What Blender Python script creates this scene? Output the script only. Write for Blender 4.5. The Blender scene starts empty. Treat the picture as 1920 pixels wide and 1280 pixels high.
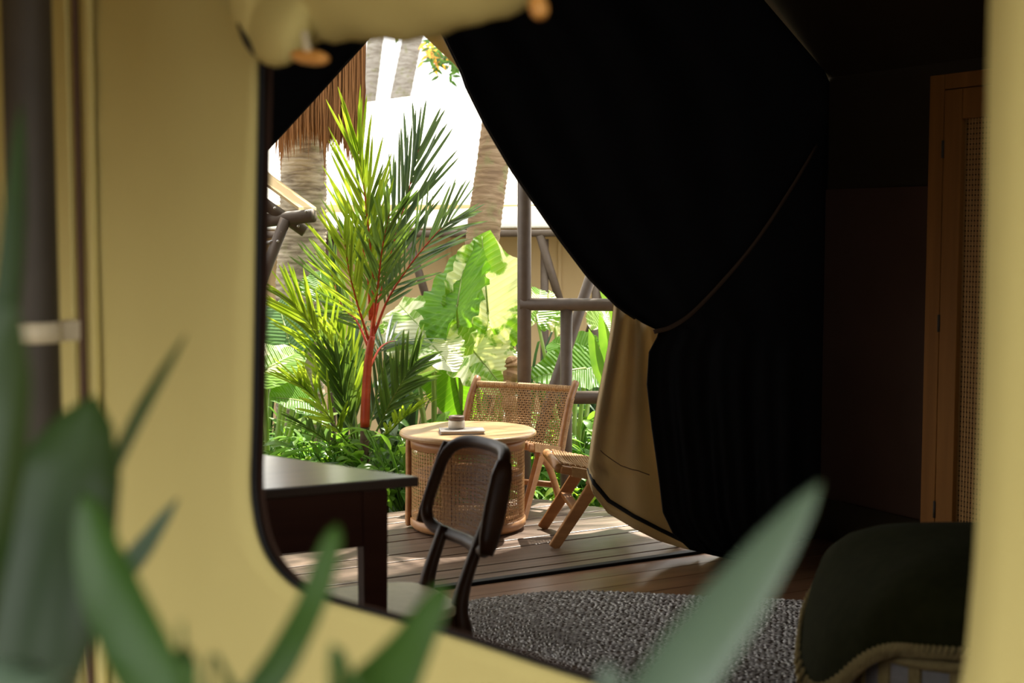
import bpy, math, random
from mathutils import Vector, Matrix
random.seed(7)
V = Vector
scn = bpy.context.scene
COL = scn.collection

# ------------------------------------------------------------------ camera, sky, sun, exposure
F = 1920 * 50 / 36
PITCH = math.atan(210 / F)
CAMH = 1.5
CP, SP = math.cos(PITCH), math.sin(PITCH)
cam_d = bpy.data.cameras.new('camera')
cam = bpy.data.objects.new('camera', cam_d); COL.objects.link(cam)
cam.location = (0, 0, CAMH); cam.rotation_euler = (math.pi / 2 - PITCH, 0, 0)
cam_d.lens = 50; cam_d.sensor_width = 36; cam_d.clip_start = 0.02
cam_d.dof.use_dof = True; cam_d.dof.focus_distance = 7.7; cam_d.dof.aperture_fstop = 3.0
scn.camera = cam

A0 = math.radians(29.7)
U = V((math.cos(A0), math.sin(A0), 0)); W = V((-math.sin(A0), math.cos(A0), 0)); Z = V((0, 0, 1))

world = bpy.data.worlds.new('sky'); scn.world = world; world.use_nodes = True
bg = world.node_tree.nodes['Background']
bg.inputs[0].default_value = (1.0, 0.99, 0.96, 1); bg.inputs[1].default_value = 1.0
sun_d = bpy.data.lights.new('sun', 'SUN'); sun_d.energy = 7.0; sun_d.angle = math.radians(0.6); sun_d.color = (1, .93, .80)
sun = bpy.data.objects.new('sun', sun_d); COL.objects.link(sun)
SUNDIR = (U * .62 + W * .42 + Z * 1.0).normalized()
sun.rotation_euler = SUNDIR.to_track_quat('Z', 'Y').to_euler()
scn.view_settings.view_transform = 'Standard'; scn.view_settings.look = 'None'
scn.view_settings.gamma = 1; scn.view_settings.exposure = 1.3
scn.view_settings.use_curve_mapping = False

# ------------------------------------------------------------------ helpers
def ray(px, py):
    a = (px - 960) / F; b = (640 - py) / F
    return V((a, CP + b * SP, -SP + b * CP))
CAM = V((0, 0, CAMH))
def at(px, py, Y):
    d = ray(px, py); return CAM + d * (Y / d.y)
def gz(px, py, z=0.0):
    d = ray(px, py); return CAM + d * ((z - CAMH) / d.z)
def onplane(px, py, p0, n):
    d = ray(px, py); return CAM + d * ((p0 - CAM).dot(n) / d.dot(n))
O = V((0.093, 6.093, 0))
def T(s, t, z=0.0): return O + U * s + W * t + Z * z
def tc(p): r = p - O; return r.dot(U), r.dot(W)
def lerp(a, b, t): return a + (b - a) * t
def interp(tab, x):
    if x <= tab[0][0]: return tab[0][1]
    for (x0, y0), (x1, y1) in zip(tab, tab[1:]):
        if x <= x1: return lerp(y0, y1, (x - x0) / (x1 - x0))
    return tab[-1][1]
def smooth_path(pts, n):
    """Catmull-Rom through pts, n samples per segment"""
    P = [pts[0] * 2 - pts[1]] + list(pts) + [pts[-1] * 2 - pts[-2]]
    out = []
    for i in range(1, len(P) - 2):
        p0, p1, p2, p3 = P[i - 1], P[i], P[i + 1], P[i + 2]
        for k in range(n):
            t = k / n
            out.append(0.5 * ((2 * p1) + (p2 - p0) * t + (2 * p0 - 5 * p1 + 4 * p2 - p3) * t * t + (3 * p1 - p0 - 3 * p2 + p3) * t ** 3))
    out.append(V(pts[-1])); return out

class MB:
    def __init__(s): s.v = []; s.f = []; s.uv = {}
    def add(s, vs, fs):
        o = len(s.v); s.v += [tuple(q) for q in vs]; s.f += [tuple(i + o for i in f) for f in fs]; return o
    def box(s, c, ax, ay, az):
        """box with centre c and half-axis vectors"""
        vs = [c + ax * i + ay * j + az * k for i in (-1, 1) for j in (-1, 1) for k in (-1, 1)]
        s.add(vs, [(0, 1, 3, 2), (4, 6, 7, 5), (0, 4, 5, 1), (2, 3, 7, 6), (0, 2, 6, 4), (1, 5, 7, 3)]); return s
    def beam(s, a, b, w, h, side=None, w2=None, h2=None):
        d = (b - a).normalized()
        side = side or (Z.cross(d) if abs(d.z) < .95 else V((1, 0, 0)))
        side = (side - d * side.dot(d)).normalized(); n = d.cross(side)
        w2 = w if w2 is None else w2; h2 = h if h2 is None else h2
        vs = []
        for p, ww, hh in ((a, w, h), (b, w2, h2)):
            vs += [p + side * (i * ww / 2) + n * (j * hh / 2) for i, j in ((-1, -1), (1, -1), (1, 1), (-1, 1))]
        s.add(vs, [(3, 2, 1, 0), (4, 5, 6, 7)] + [(i, (i + 1) % 4, (i + 1) % 4 + 4, i + 4) for i in range(4)]); return s
    def tube(s, path, r, n=10, cap=True, flat=None, nrm=None):
        """round tube through path; r number or list; flat squashes along nrm"""
        m = len(path); vs = []; prev = None
        for i, p in enumerate(path):
            d = (path[min(i + 1, m - 1)] - path[max(i - 1, 0)]).normalized()
            if prev is None:
                q = nrm if nrm is not None else (Z if abs(d.z) < .9 else V((1, 0, 0)))
            else: q = prev
            q = (q - d * q.dot(d)).normalized(); prev = q; e = d.cross(q)
            rr = r[i] if isinstance(r, (list, tuple)) else r
            for k in range(n):
                a = 2 * math.pi * k / n
                vs.append(p + q * (math.cos(a) * rr * (flat or 1)) + e * (math.sin(a) * rr))
        fs = [(i * n + k, i * n + (k + 1) % n, (i + 1) * n + (k + 1) % n, (i + 1) * n + k) for i in range(m - 1) for k in range(n)]
        if cap: fs += [tuple(range(n - 1, -1, -1)), tuple((m - 1) * n + k for k in range(n))]
        s.add(vs, fs); return s
    def lathe(s, c, prof, n=32, ax=Z):
        x = V((1, 0, 0)) if abs(ax.x) < .9 else V((0, 1, 0))
        x = (x - ax * x.dot(ax)).normalized(); y = ax.cross(x); vs = []
        for r, h in prof:
            vs += [c + ax * h + x * (r * math.cos(2 * math.pi * k / n)) + y * (r * math.sin(2 * math.pi * k / n)) for k in range(n)]
        m = len(prof)
        fs = [(i * n + k, i * n + (k + 1) % n, (i + 1) * n + (k + 1) % n, (i + 1) * n + k) for i in range(m - 1) for k in range(n)]
        fs += [tuple(range(n - 1, -1, -1)), tuple((m - 1) * n + k for k in range(n))]
        s.add(vs, fs); return s
    def prism(s, poly, off):
        """polygon (3D points) extruded by vector off"""
        n = len(poly)
        s.add(list(poly) + [p + off for p in poly],
              [tuple(range(n - 1, -1, -1)), tuple(range(n, 2 * n))] + [(i, (i + 1) % n, (i + 1) % n + n, i + n) for i in range(n)]); return s
    def grid(s, rows, uv=None):
        n = len(rows[0]); o = len(s.v)
        s.v += [tuple(p) for r in rows for p in r]
        for i in range(len(rows) - 1):
            for k in range(n - 1):
                s.f.append((o + i * n + k, o + i * n + k + 1, o + (i + 1) * n + k + 1, o + (i + 1) * n + k))
        for i in range(len(rows)):
            for k in range(n): s.uv[o + i * n + k] = uv[i][k] if uv else (k / (n - 1), i / (len(rows) - 1))
        return s
    def mesh(s, name, mat, smooth=False):
        me = bpy.data.meshes.new(name); me.from_pydata(s.v, [], s.f)
        if mat: me.materials.append(mat)
        if s.uv:
            l = me.uv_layers.new(name='UVMap')
            for lp in me.loops: l.data[lp.index].uv = s.uv.get(lp.vertex_index, (0, 0))
        if smooth: me.polygons.foreach_set('use_smooth', [True] * len(me.polygons))
        me.update(); return me
    def build(s, name, mat, parent=None, smooth=False, bevel=0, solid=0, sub=0):
        o = bpy.data.objects.new(name, s.mesh(name, mat, smooth)); COL.objects.link(o)
        if parent:
            o.parent = parent
            wl = parent.location + (parent.parent.location if parent.parent else V((0, 0, 0)))
            o.matrix_parent_inverse = Matrix.Identity(4); o.location = -wl
        if solid: m = o.modifiers.new('thick', 'SOLIDIFY'); m.thickness = solid; m.offset = 0
        if sub: m = o.modifiers.new('sub', 'SUBSURF'); m.levels = sub; m.render_levels = sub
        if bevel: m = o.modifiers.new('bev', 'BEVEL'); m.width = bevel; m.segments = 2; m.limit_method = 'ANGLE'
        return o
def tag(o, label=None, cat=None, group=None, kind=None):
    if label: o['label'] = label
    if cat: o['category'] = cat
    if group: o['group'] = group
    if kind: o['kind'] = kind
    return o
def empty(name, loc, label=None, cat=None, group=None, kind=None):
    o = bpy.data.objects.new(name, None); COL.objects.link(o); o.location = loc; o.empty_display_size = .05
    return tag(o, label, cat, group, kind)
def copy_piece(o, offset, parent):
    c = o.copy(); COL.objects.link(c); c.parent = parent; c.location = o.location + offset; return c

# ------------------------------------------------------------------ materials
def nodes(name):
    m = bpy.data.materials.new(name); m.use_nodes = True; nt = m.node_tree
    return m, nt, nt.nodes['Principled BSDF']
def N(nt, t, **kw):
    n = nt.nodes.new(t)
    for k, v in kw.items():
        if k.startswith('i_'): n.inputs[k[2:].replace('_', ' ')].default_value = v
        else: setattr(n, k, v)
    return n
def ramp(nt, stops):
    r = nt.nodes.new('ShaderNodeValToRGB'); e = r.color_ramp.elements
    while len(e) < len(stops): e.new(.5)
    for el, (p, c) in zip(e, stops): el.position = p; el.color = (*c, 1)
    return r
def C(h):
    """sRGB 0-255 triple to linear"""
    return tuple(((x / 255) / 12.92 if x <= 10 else ((x / 255 + .055) / 1.055) ** 2.4) for x in h)
def mat(name, c1, c2=None, rough=.6, scale=(8, 8, 8), detail=4, bump=0, spec=.5, rot=0, metal=0, bscale=None):
    m, nt, b = nodes(name); L = nt.links
    b.inputs['Roughness'].default_value = rough; b.inputs['Metallic'].default_value = metal
    b.inputs['Specular IOR Level'].default_value = spec
    if c2 is None and not bump: b.inputs['Base Color'].default_value = (*c1, 1); return m
    tcn = N(nt, 'ShaderNodeTexCoord'); mp = N(nt, 'ShaderNodeMapping'); mp.inputs['Scale'].default_value = scale
    if rot: 
        mp0 = N(nt, 'ShaderNodeMapping'); mp0.inputs['Rotation'].default_value = (0, 0, rot)
        L.new(tcn.outputs['Object'], mp0.inputs[0]); L.new(mp0.outputs[0], mp.inputs[0])
    else: L.new(tcn.outputs['Object'], mp.inputs[0])
    no = N(nt, 'ShaderNodeTexNoise'); no.inputs['Detail'].default_value = detail; no.inputs['Scale'].default_value = 1
    L.new(mp.outputs[0], no.inputs['Vector'])
    r = ramp(nt, [(.3, c1), (.7, c2 or c1)]); L.new(no.outputs['Fac'], r.inputs[0]); L.new(r.outputs[0], b.inputs['Base Color'])
    if bump:
        bn = N(nt, 'ShaderNodeBump'); bn.inputs['Strength'].default_value = bump; bn.inputs['Distance'].default_value = .01
        src = no
        if bscale:
            src = N(nt, 'ShaderNodeTexNoise'); src.inputs['Scale'].default_value = bscale; src.inputs['Detail'].default_value = 5; L.new(tcn.outputs['Object'], src.inputs['Vector'])
        L.new(src.outputs['Fac'], bn.inputs['Height']); L.new(bn.outputs[0], b.inputs['Normal'])
    return m
def leafmat(name, c1, c2, trans=.5, rough=.4, vein=None, veinfreq=0, white=None, wthr=.55, wscale=6, tboost=1.5, spec=.4, tblue=.45):
    m, nt, b = nodes(name); L = nt.links
    b.inputs['Roughness'].default_value = rough; b.inputs['Specular IOR Level'].default_value = spec
    tcn = N(nt, 'ShaderNodeTexCoord'); no = N(nt, 'ShaderNodeTexNoise'); no.inputs['Scale'].default_value = 5; no.inputs['Detail'].default_value = 3
    L.new(tcn.outputs['Object'], no.inputs['Vector'])
    r = ramp(nt, [(.35, c1), (.65, c2)]); L.new(no.outputs['Fac'], r.inputs[0]); col = r.outputs[0]
    if white:
        n2 = N(nt, 'ShaderNodeTexNoise'); n2.inputs['Scale'].default_value = wscale; n2.inputs['Detail'].default_value = 5; n2.inputs['Distortion'].default_value = .6
        L.new(tcn.outputs['Object'], n2.inputs['Vector'])
        r2 = ramp(nt, [(wthr, (0, 0, 0)), (wthr + .04, (1, 1, 1))]); L.new(n2.outputs['Fac'], r2.inputs[0])
        mx = N(nt, 'ShaderNodeMixRGB'); L.new(r2.outputs[0], mx.inputs[0]); L.new(col, mx.inputs[1]); mx.inputs[2].default_value = (*white, 1); col = mx.outputs[0]
    if veinfreq:
        sx = N(nt, 'ShaderNodeSeparateXYZ'); L.new(tcn.outputs['UV'], sx.inputs[0])
        mu = N(nt, 'ShaderNodeMath', operation='MULTIPLY'); mu.inputs[1].default_value = veinfreq; L.new(sx.outputs[0], mu.inputs[0])
        si = N(nt, 'ShaderNodeMath', operation='COSINE'); L.new(mu.outputs[0], si.inputs[0])
        r3 = ramp(nt, [(.86, (0, 0, 0)), (1, (.4, .4, .4))]); L.new(si.outputs[0], r3.inputs[0])
        mx = N(nt, 'ShaderNodeMixRGB'); L.new(r3.outputs[0], mx.inputs[0]); L.new(col, mx.inputs[1]); mx.inputs[2].default_value = (*(vein or c2), 1); col = mx.outputs[0]
        bn = N(nt, 'ShaderNodeBump'); bn.inputs['Strength'].default_value = .35; bn.inputs['Distance'].default_value = .01
        L.new(si.outputs[0], bn.inputs['Height']); L.new(bn.outputs[0], b.inputs['Normal'])
    L.new(col, b.inputs['Base Color'])
    tr = N(nt, 'ShaderNodeBsdfTranslucent')
    g = N(nt, 'ShaderNodeMixRGB', blend_type='MULTIPLY'); g.inputs[0].default_value = 1; g.inputs[2].default_value = (tboost, tboost, tboost * tblue, 1)
    L.new(col, g.inputs[1]); L.new(g.outputs[0], tr.inputs[0])
    ms = N(nt, 'ShaderNodeMixShader'); ms.inputs[0].default_value = trans
    L.new(b.outputs[0], ms.inputs[1]); L.new(tr.outputs[0], ms.inputs[2]); L.new(ms.outputs[0], nt.nodes['Material Output'].inputs[0])
    return m
def wood(name, c1, c2, rough=.5, ang=0, stretch=(1.2, 22, 22), bump=.12, spec=.5):
    return mat(name, c1, c2, rough, stretch, 5, bump, spec, rot=-ang)

M = {}
M['canvas_sunlit'] = leafmat('sunlit_canvas', (.64, .52, .29), (.69, .56, .32), .45, .8, spec=.2, tboost=1.15, tblue=.9)  # sunlight through the flap's upper strip put into a paler colour
M['canvas_flap'] = leafmat('flap_canvas', (.54, .42, .24), (.59, .46, .265), .38, .8, spec=.2, tboost=1.1, tblue=.95)
M['canvas'] = mat('beige_canvas', (.52, .44, .165), (.57, .485, .19), .85, (2, 2, 1), 3, .15, .15, bscale=380)

M['canvas_roof'] = mat('roof_canvas', (.80, .78, .70), (.84, .82, .75), .8, (1, 1, 1), 3, 0, .2)
M['canvas_tan'] = mat('tan_canvas', (.62, .46, .24), (.66, .50, .27), .85, (1, 1, 1), 3, 0, .15)
M['black'] = mat('black_lining', (.006, .006, .0065), (.009, .009, .010), .75, (6, 6, 6), 3, .1, .25, bscale=60)
M['piping'] = mat('black_piping', (.008, .008, .008), None, .6, spec=.3)
M['brown_lining'] = mat('brown_lining', (.085, .048, .033), (.10, .056, .04), .85, (3, 3, 3), 3, 0, .1)
M['upper_lining'] = mat('upper_lining', (.042, .031, .018), (.05, .037, .022), .85, (3, 3, 3), 3, 0, .1)
M['tape'] = mat('brown_tape', (.10, .055, .03), None, .8)
M['metal'] = mat('brown_steel', (.115, .086, .064), (.14, .106, .08), .5, (20, 20, 20), 3, .03, .4)
M['metal_dark'] = mat('dark_steel', (.040, .031, .021), (.05, .039, .027), .6, (12, 12, 12), 3, .03, .35)
M['bolt'] = mat('steel_bolt', (.5, .48, .45), None, .35, metal=.8)
M['clamp'] = mat('clamp_strap', (.50, .42, .28), (.58, .5, .34), .5, (20, 20, 20), 3)
M['deck'] = wood('deck_wood', (.105, .066, .044), (.19, .125, .086), .42, A0, (1.5, 30, 30), .25)
M['floorw'] = wood('floor_wood', (.14, .068, .034), (.25, .125, .062), .32, A0, (1.2, 14, 14), .05)
M['teak'] = wood('teak', (.33, .150, .050), (.46, .225, .082), .42, 0, (5, 5, 30), .06)
M['teak2'] = wood('teak_frame', (.27, .122, .043), (.40, .195, .072), .42, 0, (6, 6, 26), .06)
M['tabletop'] = wood('table_top_wood', (.42, .25, .11), (.54, .34, .16), .35, .3, (2, 26, 26), .03)
def coat(m, w=.6, r=.12):
    b = m.node_tree.nodes['Principled BSDF']; b.inputs['Coat Weight'].default_value = w; b.inputs['Coat Roughness'].default_value = r; return m
M['walnut'] = wood('dark_walnut', (.050, .020, .008), (.074, .031, .012), .42, .5, (3, 20, 20), .04, .3)
M['desktop'] = wood('desk_top_wood', (.060, .036, .022), (.10, .062, .040), .34, A0, (1.5, 18, 18), .03); coat(M['desktop'], 1.0, .16)
M['desk'] = wood('desk_wood', (.055, .016, .008), (.08, .026, .012), .5, .5, (3, 3, 20), .04, .25)
M['cord'] = mat('woven_cord', (.40, .235, .105), (.54, .34, .165), .65, (40, 40, 40), 3, .2, .3)
M['cane'] = mat('rattan_cane', (.42, .21, .075), (.56, .31, .12), .5, (60, 60, 60), 3, .1, .4)
M['cane_dark'] = mat('dark_cane', (.15, .066, .02), (.22, .10, .034), .45, (60, 60, 60), 3, .1, .4)
M['wardrobe'] = wood('wardrobe_wood', (.20, .080, .015), (.28, .118, .024), .65, 0, (14, 14, 1.2), .06, .15)
M['wcane'] = mat('wardrobe_cane', (.34, .17, .045), (.42, .22, .065), .8, (60, 60, 60), 2, .1)
M['void'] = mat('cabinet_inside', (.010, .006, .004), None, .9, spec=.1)
M['cushion'] = mat('cream_seat', (.70, .61, .36), (.76, .67, .42), .45, (30, 30, 30), 3, .1, .3)
M['rug_a'] = mat('grey_jute', (.42, .39, .365), (.80, .77, .74), .9, (70, 70, 70), 2, 0, .1)
M['rug_base'] = mat('dark_jute', (.07, .052, .04), (.10, .075, .058), .95, (40, 40, 40), 2, 0, .1)
M['throw'] = mat('green_felt', (.022, .022, .006), (.030, .030, .009), .95, (30, 30, 30), 3, .2, .1, bscale=220)
M['yarn'] = mat('cream_yarn', (.42, .32, .14), (.50, .39, .18), .9, (60, 60, 60), 2, .2, .1)
M['upholstery'] = mat('grey_upholstery', (.42, .40, .39), (.48, .455, .445), .9, (60, 60, 60), 3, .15, .1)
M['toggle'] = wood('toggle_wood', (.62, .27, .055), (.72, .36, .09), .4, 0, (30, 30, 30), .03)
M['strap'] = mat('pale_strap', (.60, .52, .34), None, .8)
M['jar'] = mat('cream_ceramic', (.78, .70, .56), (.82, .75, .62), .4, (30, 30, 30), 3, .05)
M['jarlid'] = mat('brown_ceramic', (.13, .075, .05), (.19, .11, .07), .45, (30, 30, 30), 3, .05)
M['book'] = mat('book_cover', (.26, .23, .215), (.32, .285, .26), .5, (10, 10, 10), 3)
M['paper'] = mat('book_pages', (.55, .47, .40), None, .8)
M['soil'] = mat('soil', (.05, .034, .022), (.10, .07, .045), .95, (6, 6, 6), 6, .6, .1)
M['fibre'] = mat('thatch_fibre', (.17, .075, .028), (.36, .17, .065), .85, (60, 60, 1.5), 3, 0, .15)
M['stump'] = mat('root_wood', (.25, .14, .07), (.45, .27, .13), .8, (20, 20, 20), 5, .5)
def barkmat(name, c1, c2, c3):
    m, nt, b = nodes(name); L = nt.links; b.inputs['Roughness'].default_value = .9; b.inputs['Specular IOR Level'].default_value = .15
    t = N(nt, 'ShaderNodeTexCoord'); mp = N(nt, 'ShaderNodeMapping'); mp.inputs['Scale'].default_value = (6, 6, 26)
    L.new(t.outputs['Object'], mp.inputs[0]); no = N(nt, 'ShaderNodeTexNoise'); no.inputs['Scale'].default_value = 1; no.inputs['Detail'].default_value = 6; no.inputs['Distortion'].default_value = .5
    L.new(mp.outputs[0], no.inputs['Vector']); r = ramp(nt, [(.32, c1), (.55, c2), (.75, c3)]); L.new(no.outputs['Fac'], r.inputs[0])
    n2 = N(nt, 'ShaderNodeTexNoise'); n2.inputs['Scale'].default_value = 9; n2.inputs['Detail'].default_value = 4; L.new(t.outputs['Object'], n2.inputs['Vector'])
    r2 = ramp(nt, [(.55, (0, 0, 0)), (.68, (.55, .55, .55))]); L.new(n2.outputs['Fac'], r2.inputs[0])
    mx = N(nt, 'ShaderNodeMixRGB'); L.new(r2.outputs[0], mx.inputs[0]); L.new(r.outputs[0], mx.inputs[1]); mx.inputs[2].default_value = (.26, .27, .12, 1)
    L.new(mx.outputs[0], b.inputs['Base Color'])
    bn = N(nt, 'ShaderNodeBump'); bn.inputs['Strength'].default_value = .9; bn.inputs['Distance'].default_value = .02; L.new(no.outputs['Fac'], bn.inputs['Height']); L.new(bn.outputs[0], b.inputs['Normal'])
    return m
M['bark'] = barkmat('palm_bark', (.18, .14, .10), (.46, .395, .29), (.58, .51, .385))
M['bark_warm'] = barkmat('palm_bark_warm', (.22, .145, .09), (.35, .245, .15), (.42, .315, .205))
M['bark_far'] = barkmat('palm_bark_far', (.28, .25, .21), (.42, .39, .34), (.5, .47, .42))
M['redstem'] = mat('red_stem', (.42, .035, .012), (.55, .07, .02), .35, (6, 6, 20), 3)
M['greenstem'] = leafmat('pale_stalk', (.25, .36, .09), (.36, .45, .13), .2)
M['frond_lit'] = leafmat('frond_sunlit', (.19, .29, .03), (.30, .38, .05), .5, .35)  # sunlight on the brighter fronds put into a yellower leaf colour
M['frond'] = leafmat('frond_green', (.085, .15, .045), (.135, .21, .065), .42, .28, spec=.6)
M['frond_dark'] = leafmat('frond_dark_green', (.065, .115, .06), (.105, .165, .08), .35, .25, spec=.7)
M['ear'] = leafmat('elephant_ear_green', (.075, .20, .012), (.125, .28, .02), .5, .42, vein=(.20, .36, .04), veinfreq=75, tboost=1.9)
M['ear_var'] = leafmat('elephant_ear_variegated', (.13, .29, .025), (.22, .40, .04), .5, .4, vein=(.34, .48, .12), veinfreq=75, white=(.80, .80, .55), wthr=.53, wscale=7)
M['ear_white'] = leafmat('elephant_ear_white', (.22, .38, .06), (.30, .48, .09), .45, .4, vein=(.8, .82, .6), veinfreq=75, white=(.85, .84, .66), wthr=.44, wscale=6)
M['ear_patch'] = leafmat('elephant_ear_patched', (.14, .31, .025), (.23, .41, .04), .5, .4, vein=(.40, .52, .16), veinfreq=75, white=(.85, .85, .62), wthr=.47, wscale=3.6)
M['ear_deep'] = leafmat('elephant_ear_deep', (.08, .20, .05), (.13, .28, .07), .45, .35, vein=(.25, .38, .12), veinfreq=75)
M['silver'] = leafmat('silver_leaf', (.20, .29, .21), (.30, .38, .28), .3, .5, vein=(.42, .48, .38), veinfreq=75)
M['strap'] = M['strap']
M['shrub'] = leafmat('shrub_green', (.11, .24, .035), (.19, .34, .055), .45, .35)
M['shrub2'] = leafmat('shrub_mid', (.05, .12, .03), (.09, .19, .045), .4, .35)
M['shrub3'] = leafmat('shrub_bright', (.24, .38, .05), (.34, .46, .08), .5, .4)
M['dark_leaf'] = leafmat('dark_leaf', (.022, .06, .025), (.045, .10, .04), .3, .35)
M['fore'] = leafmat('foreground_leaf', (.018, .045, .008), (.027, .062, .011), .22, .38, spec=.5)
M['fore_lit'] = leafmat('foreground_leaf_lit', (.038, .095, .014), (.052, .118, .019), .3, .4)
M['fore_grey'] = leafmat('foreground_leaf_glaucous', (.095, .15, .10), (.12, .18, .12), .25, .33, spec=.7)
M['orange_flower'] = leafmat('orange_leaf', (.65, .30, .06), (.75, .45, .12), .4)
M['dry'] = mat('dry_sheath', (.09, .05, .03), (.17, .10, .06), .8, (10, 10, 30), 3)

# ------------------------------------------------------------------ tent shell
RS, RZ, SLOPE = -.655, 4.25, .90                      # ridge: along W at s=RS, height RZ
def roofz(s): return RZ - SLOPE * abs(s - RS)
FRs = 1.602                                           # right wall
WL0, WL1 = (-3.13, 0.0), (-1.49, -6.0)                # window wall runs between these (s, t)
# --- window wall plane
wa, wb = T(*WL0), T(*WL1)
WD = (wb - wa).normalized(); WN = V((-WD.y, WD.x, 0))
if WN.dot(CAM - wa) < 0: WN = -WN                      # WN points to the outside (camera)
def wpt(px, py, off=0.0): return onplane(px, py, wa + WN * off, WN)
win_px = [(483, 60), (481, 200), (478, 350), (474, 600), (470, 800), (467, 900), (471, 955), (482, 1008), (500, 1048), (528, 1082), (562, 1108), (610, 1127), (700, 1152), (800, 1180), (900, 1211), (1000, 1245), (1120, 1284), (1300, 1345), (1480, 1405),
          (1610, 1436), (1700, 1425), (1762, 1380), (1795, 1310), (1812, 1230), (1823, 1120), (1832, 1000), (1840, 800), (1846, 600), (1850, 400), (1853, 200), (1856, 60), (1858, -80), (1850, -200), (1810, -300), (1700, -320), (1400, -250), (1000, -110), (700, -20), (560, 30), (505, 45)]
win = [wpt(*q) for q in win_px]
def build_window_wall():
    # angular ring grid from the hole outwards to the wall's rectangle
    cen = sum(win, V((0, 0, 0))) / len(win)
    dense = smooth_path(win + [win[0]], 4)[:-1]
    s0 = (wa - cen).dot(WD); s1 = (wb - cen).dot(WD); zb = -.32
    mb = MB(); rings = 12; rows = []
    def top(s):
        p = cen + WD * s; return roofz(tc(p)[0]) - .02
    for k in range(rings + 1):
        row = []
        for p in dense:
            d = p - cen; ds, dz = d.dot(WD), d.z
            # scale to outer rectangle
            ks = []
            if ds > 1e-6: ks.append(s1 / ds)
            if ds < -1e-6: ks.append(s0 / ds)
            if dz < -1e-6: ks.append((zb - cen.z) / dz)
            if dz > 1e-6:
                # ray against the sloping wall top (linear in s)
                ta, tb = top(s0), top(s1); g = (tb - ta) / (s1 - s0)
                den = dz - g * ds
                if den > 1e-6: ks.append((ta + g * (0 - s0) - cen.z) / den)
            kk = max(1.0, min(ks)); f = (k / rings) ** 1.6
            q = cen + d * lerp(1, kk, f)
            s = q.dot(WD)
            wav = .010 * math.sin(s * 11 + .5) + .006 * math.sin(s * 23 + q.z * 1.2)
            row.append(q + WN * wav * min(1, f * 3))
        row.append(row[0]); rows.append(row)
    mb.grid(rows)
    o = mb.build('wall_left', M['canvas'], smooth=True, solid=.006)
    tag(o, 'beige canvas tent wall with a large rounded window opening', 'wall', kind='structure')
    lin = MB(); lin.grid([[p - WN * .03 for p in r] for r in rows])
    l = lin.build('inner_lining', M['brown_lining'], o, smooth=True)
    pp = MB(); pp.tube([p - WN * .010 for p in dense] + [dense[0] - WN * .012], .0045, 8, cap=False)
    pp.build('edge_piping', M['piping'], o, smooth=True)
    # vertical seam tapes between the pole and the window
    for pxc, wd, off, mm in ((118, .012, .016, 'canvas'), (134, .010, .014, 'tape'), (158, .020, .012, 'canvas')):
        a = wpt(pxc, -260, off); b = wpt(pxc, 1500, off); a = V((a.x, a.y, 2.45)); b = V((a.x, a.y, -.3))
        s = MB(); s.beam(a, b, wd, .012, WD); s.build('seam_tape', M[mm], o, bevel=.003)
build_window_wall()

def wall_quad(name, a, b, z0, za, zb, mt, label, off, thick=.05):
    mb = MB(); mb.prism([V((a.x, a.y, z0)), V((b.x, b.y, z0)), V((b.x, b.y, zb)), V((a.x, a.y, za))], off * thick)
    return tag(mb.build(name, mt), label, 'wall', kind='structure')
# right wall: lower brown band, upper dark band
r0, r1 = T(FRs, 0), T(FRs, -6)
wr = wall_quad('wall_right', r0, r1, 0, 2.22, 2.22, M['upper_lining'], 'dark brown fabric side wall inside the tent', U)
seam_z = 1.69
lo = MB(); lo.prism([T(FRs - .012, -.01, 0), T(FRs - .012, -6, 0), T(FRs - .012, -6, seam_z), T(FRs - .012, -.01, seam_z)], U * .010)
lo.build('lower_band', M['brown_lining'], wr)
sk = MB()
rows = []
for i in range(2):
    rows.append([T(FRs - .03 - .012 * math.sin(k * 1.7) * (1 - i) - .006, -.02 - 2.4 * k / 60, .01 + .20 * i) for k in range(61)])
sk.grid(rows); sk.build('skirting_flap', M['upper_lining'], wr, smooth=True, solid=.004)
wall_quad('wall_back', T(WL1[0] + .02, -6.02), T(FRs, -6.02), 0, roofz(WL1[0]) - .03, roofz(FRs) - .03, M['upper_lining'], 'dark rear wall of the tent, behind the armchair', -W)
# ceiling: two sloping panes inside, canvas fly outside running out over the deck
def slope_pane(name, pts_st, lift, mt, thick, label):
    mb = MB(); mb.prism([T(s, t, roofz(s) + lift) for s, t in pts_st], Z * thick)
    return tag(mb.build(name, mt), label, 'roof', kind='structure')
slope_pane('ceiling', [(RS, .0), (FRs + .02, .0), (FRs + .02, -6.1), (RS, -6.1)], .0, M['upper_lining'], .03, 'dark fabric ceiling sloping down to the side wall')
slope_pane('ceiling', [(RS, .0), (RS, -6.1), (WL1[0] - .02, -6.1), (WL0[0] - .02, .0)], .0, M['upper_lining'], .03, 'dark fabric ceiling above the window wall')
OH = 1.3; FO = 1.45
slope_pane('roof_right', [(RS, FO), (FRs + .45, FO), (FRs + .45, -6.4), (RS, -6.4)], .08, M['canvas'], .02, 'beige canvas roof fly over the right of the tent')
slope_pane('roof_left', [(RS, FO), (RS, -6.4), (WL1[0] - OH, -6.4), (WL0[0] - OH, .0), (WL0[0] - OH, FO)], .08, M['canvas'], .02, 'beige canvas roof fly above the window wall')

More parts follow.
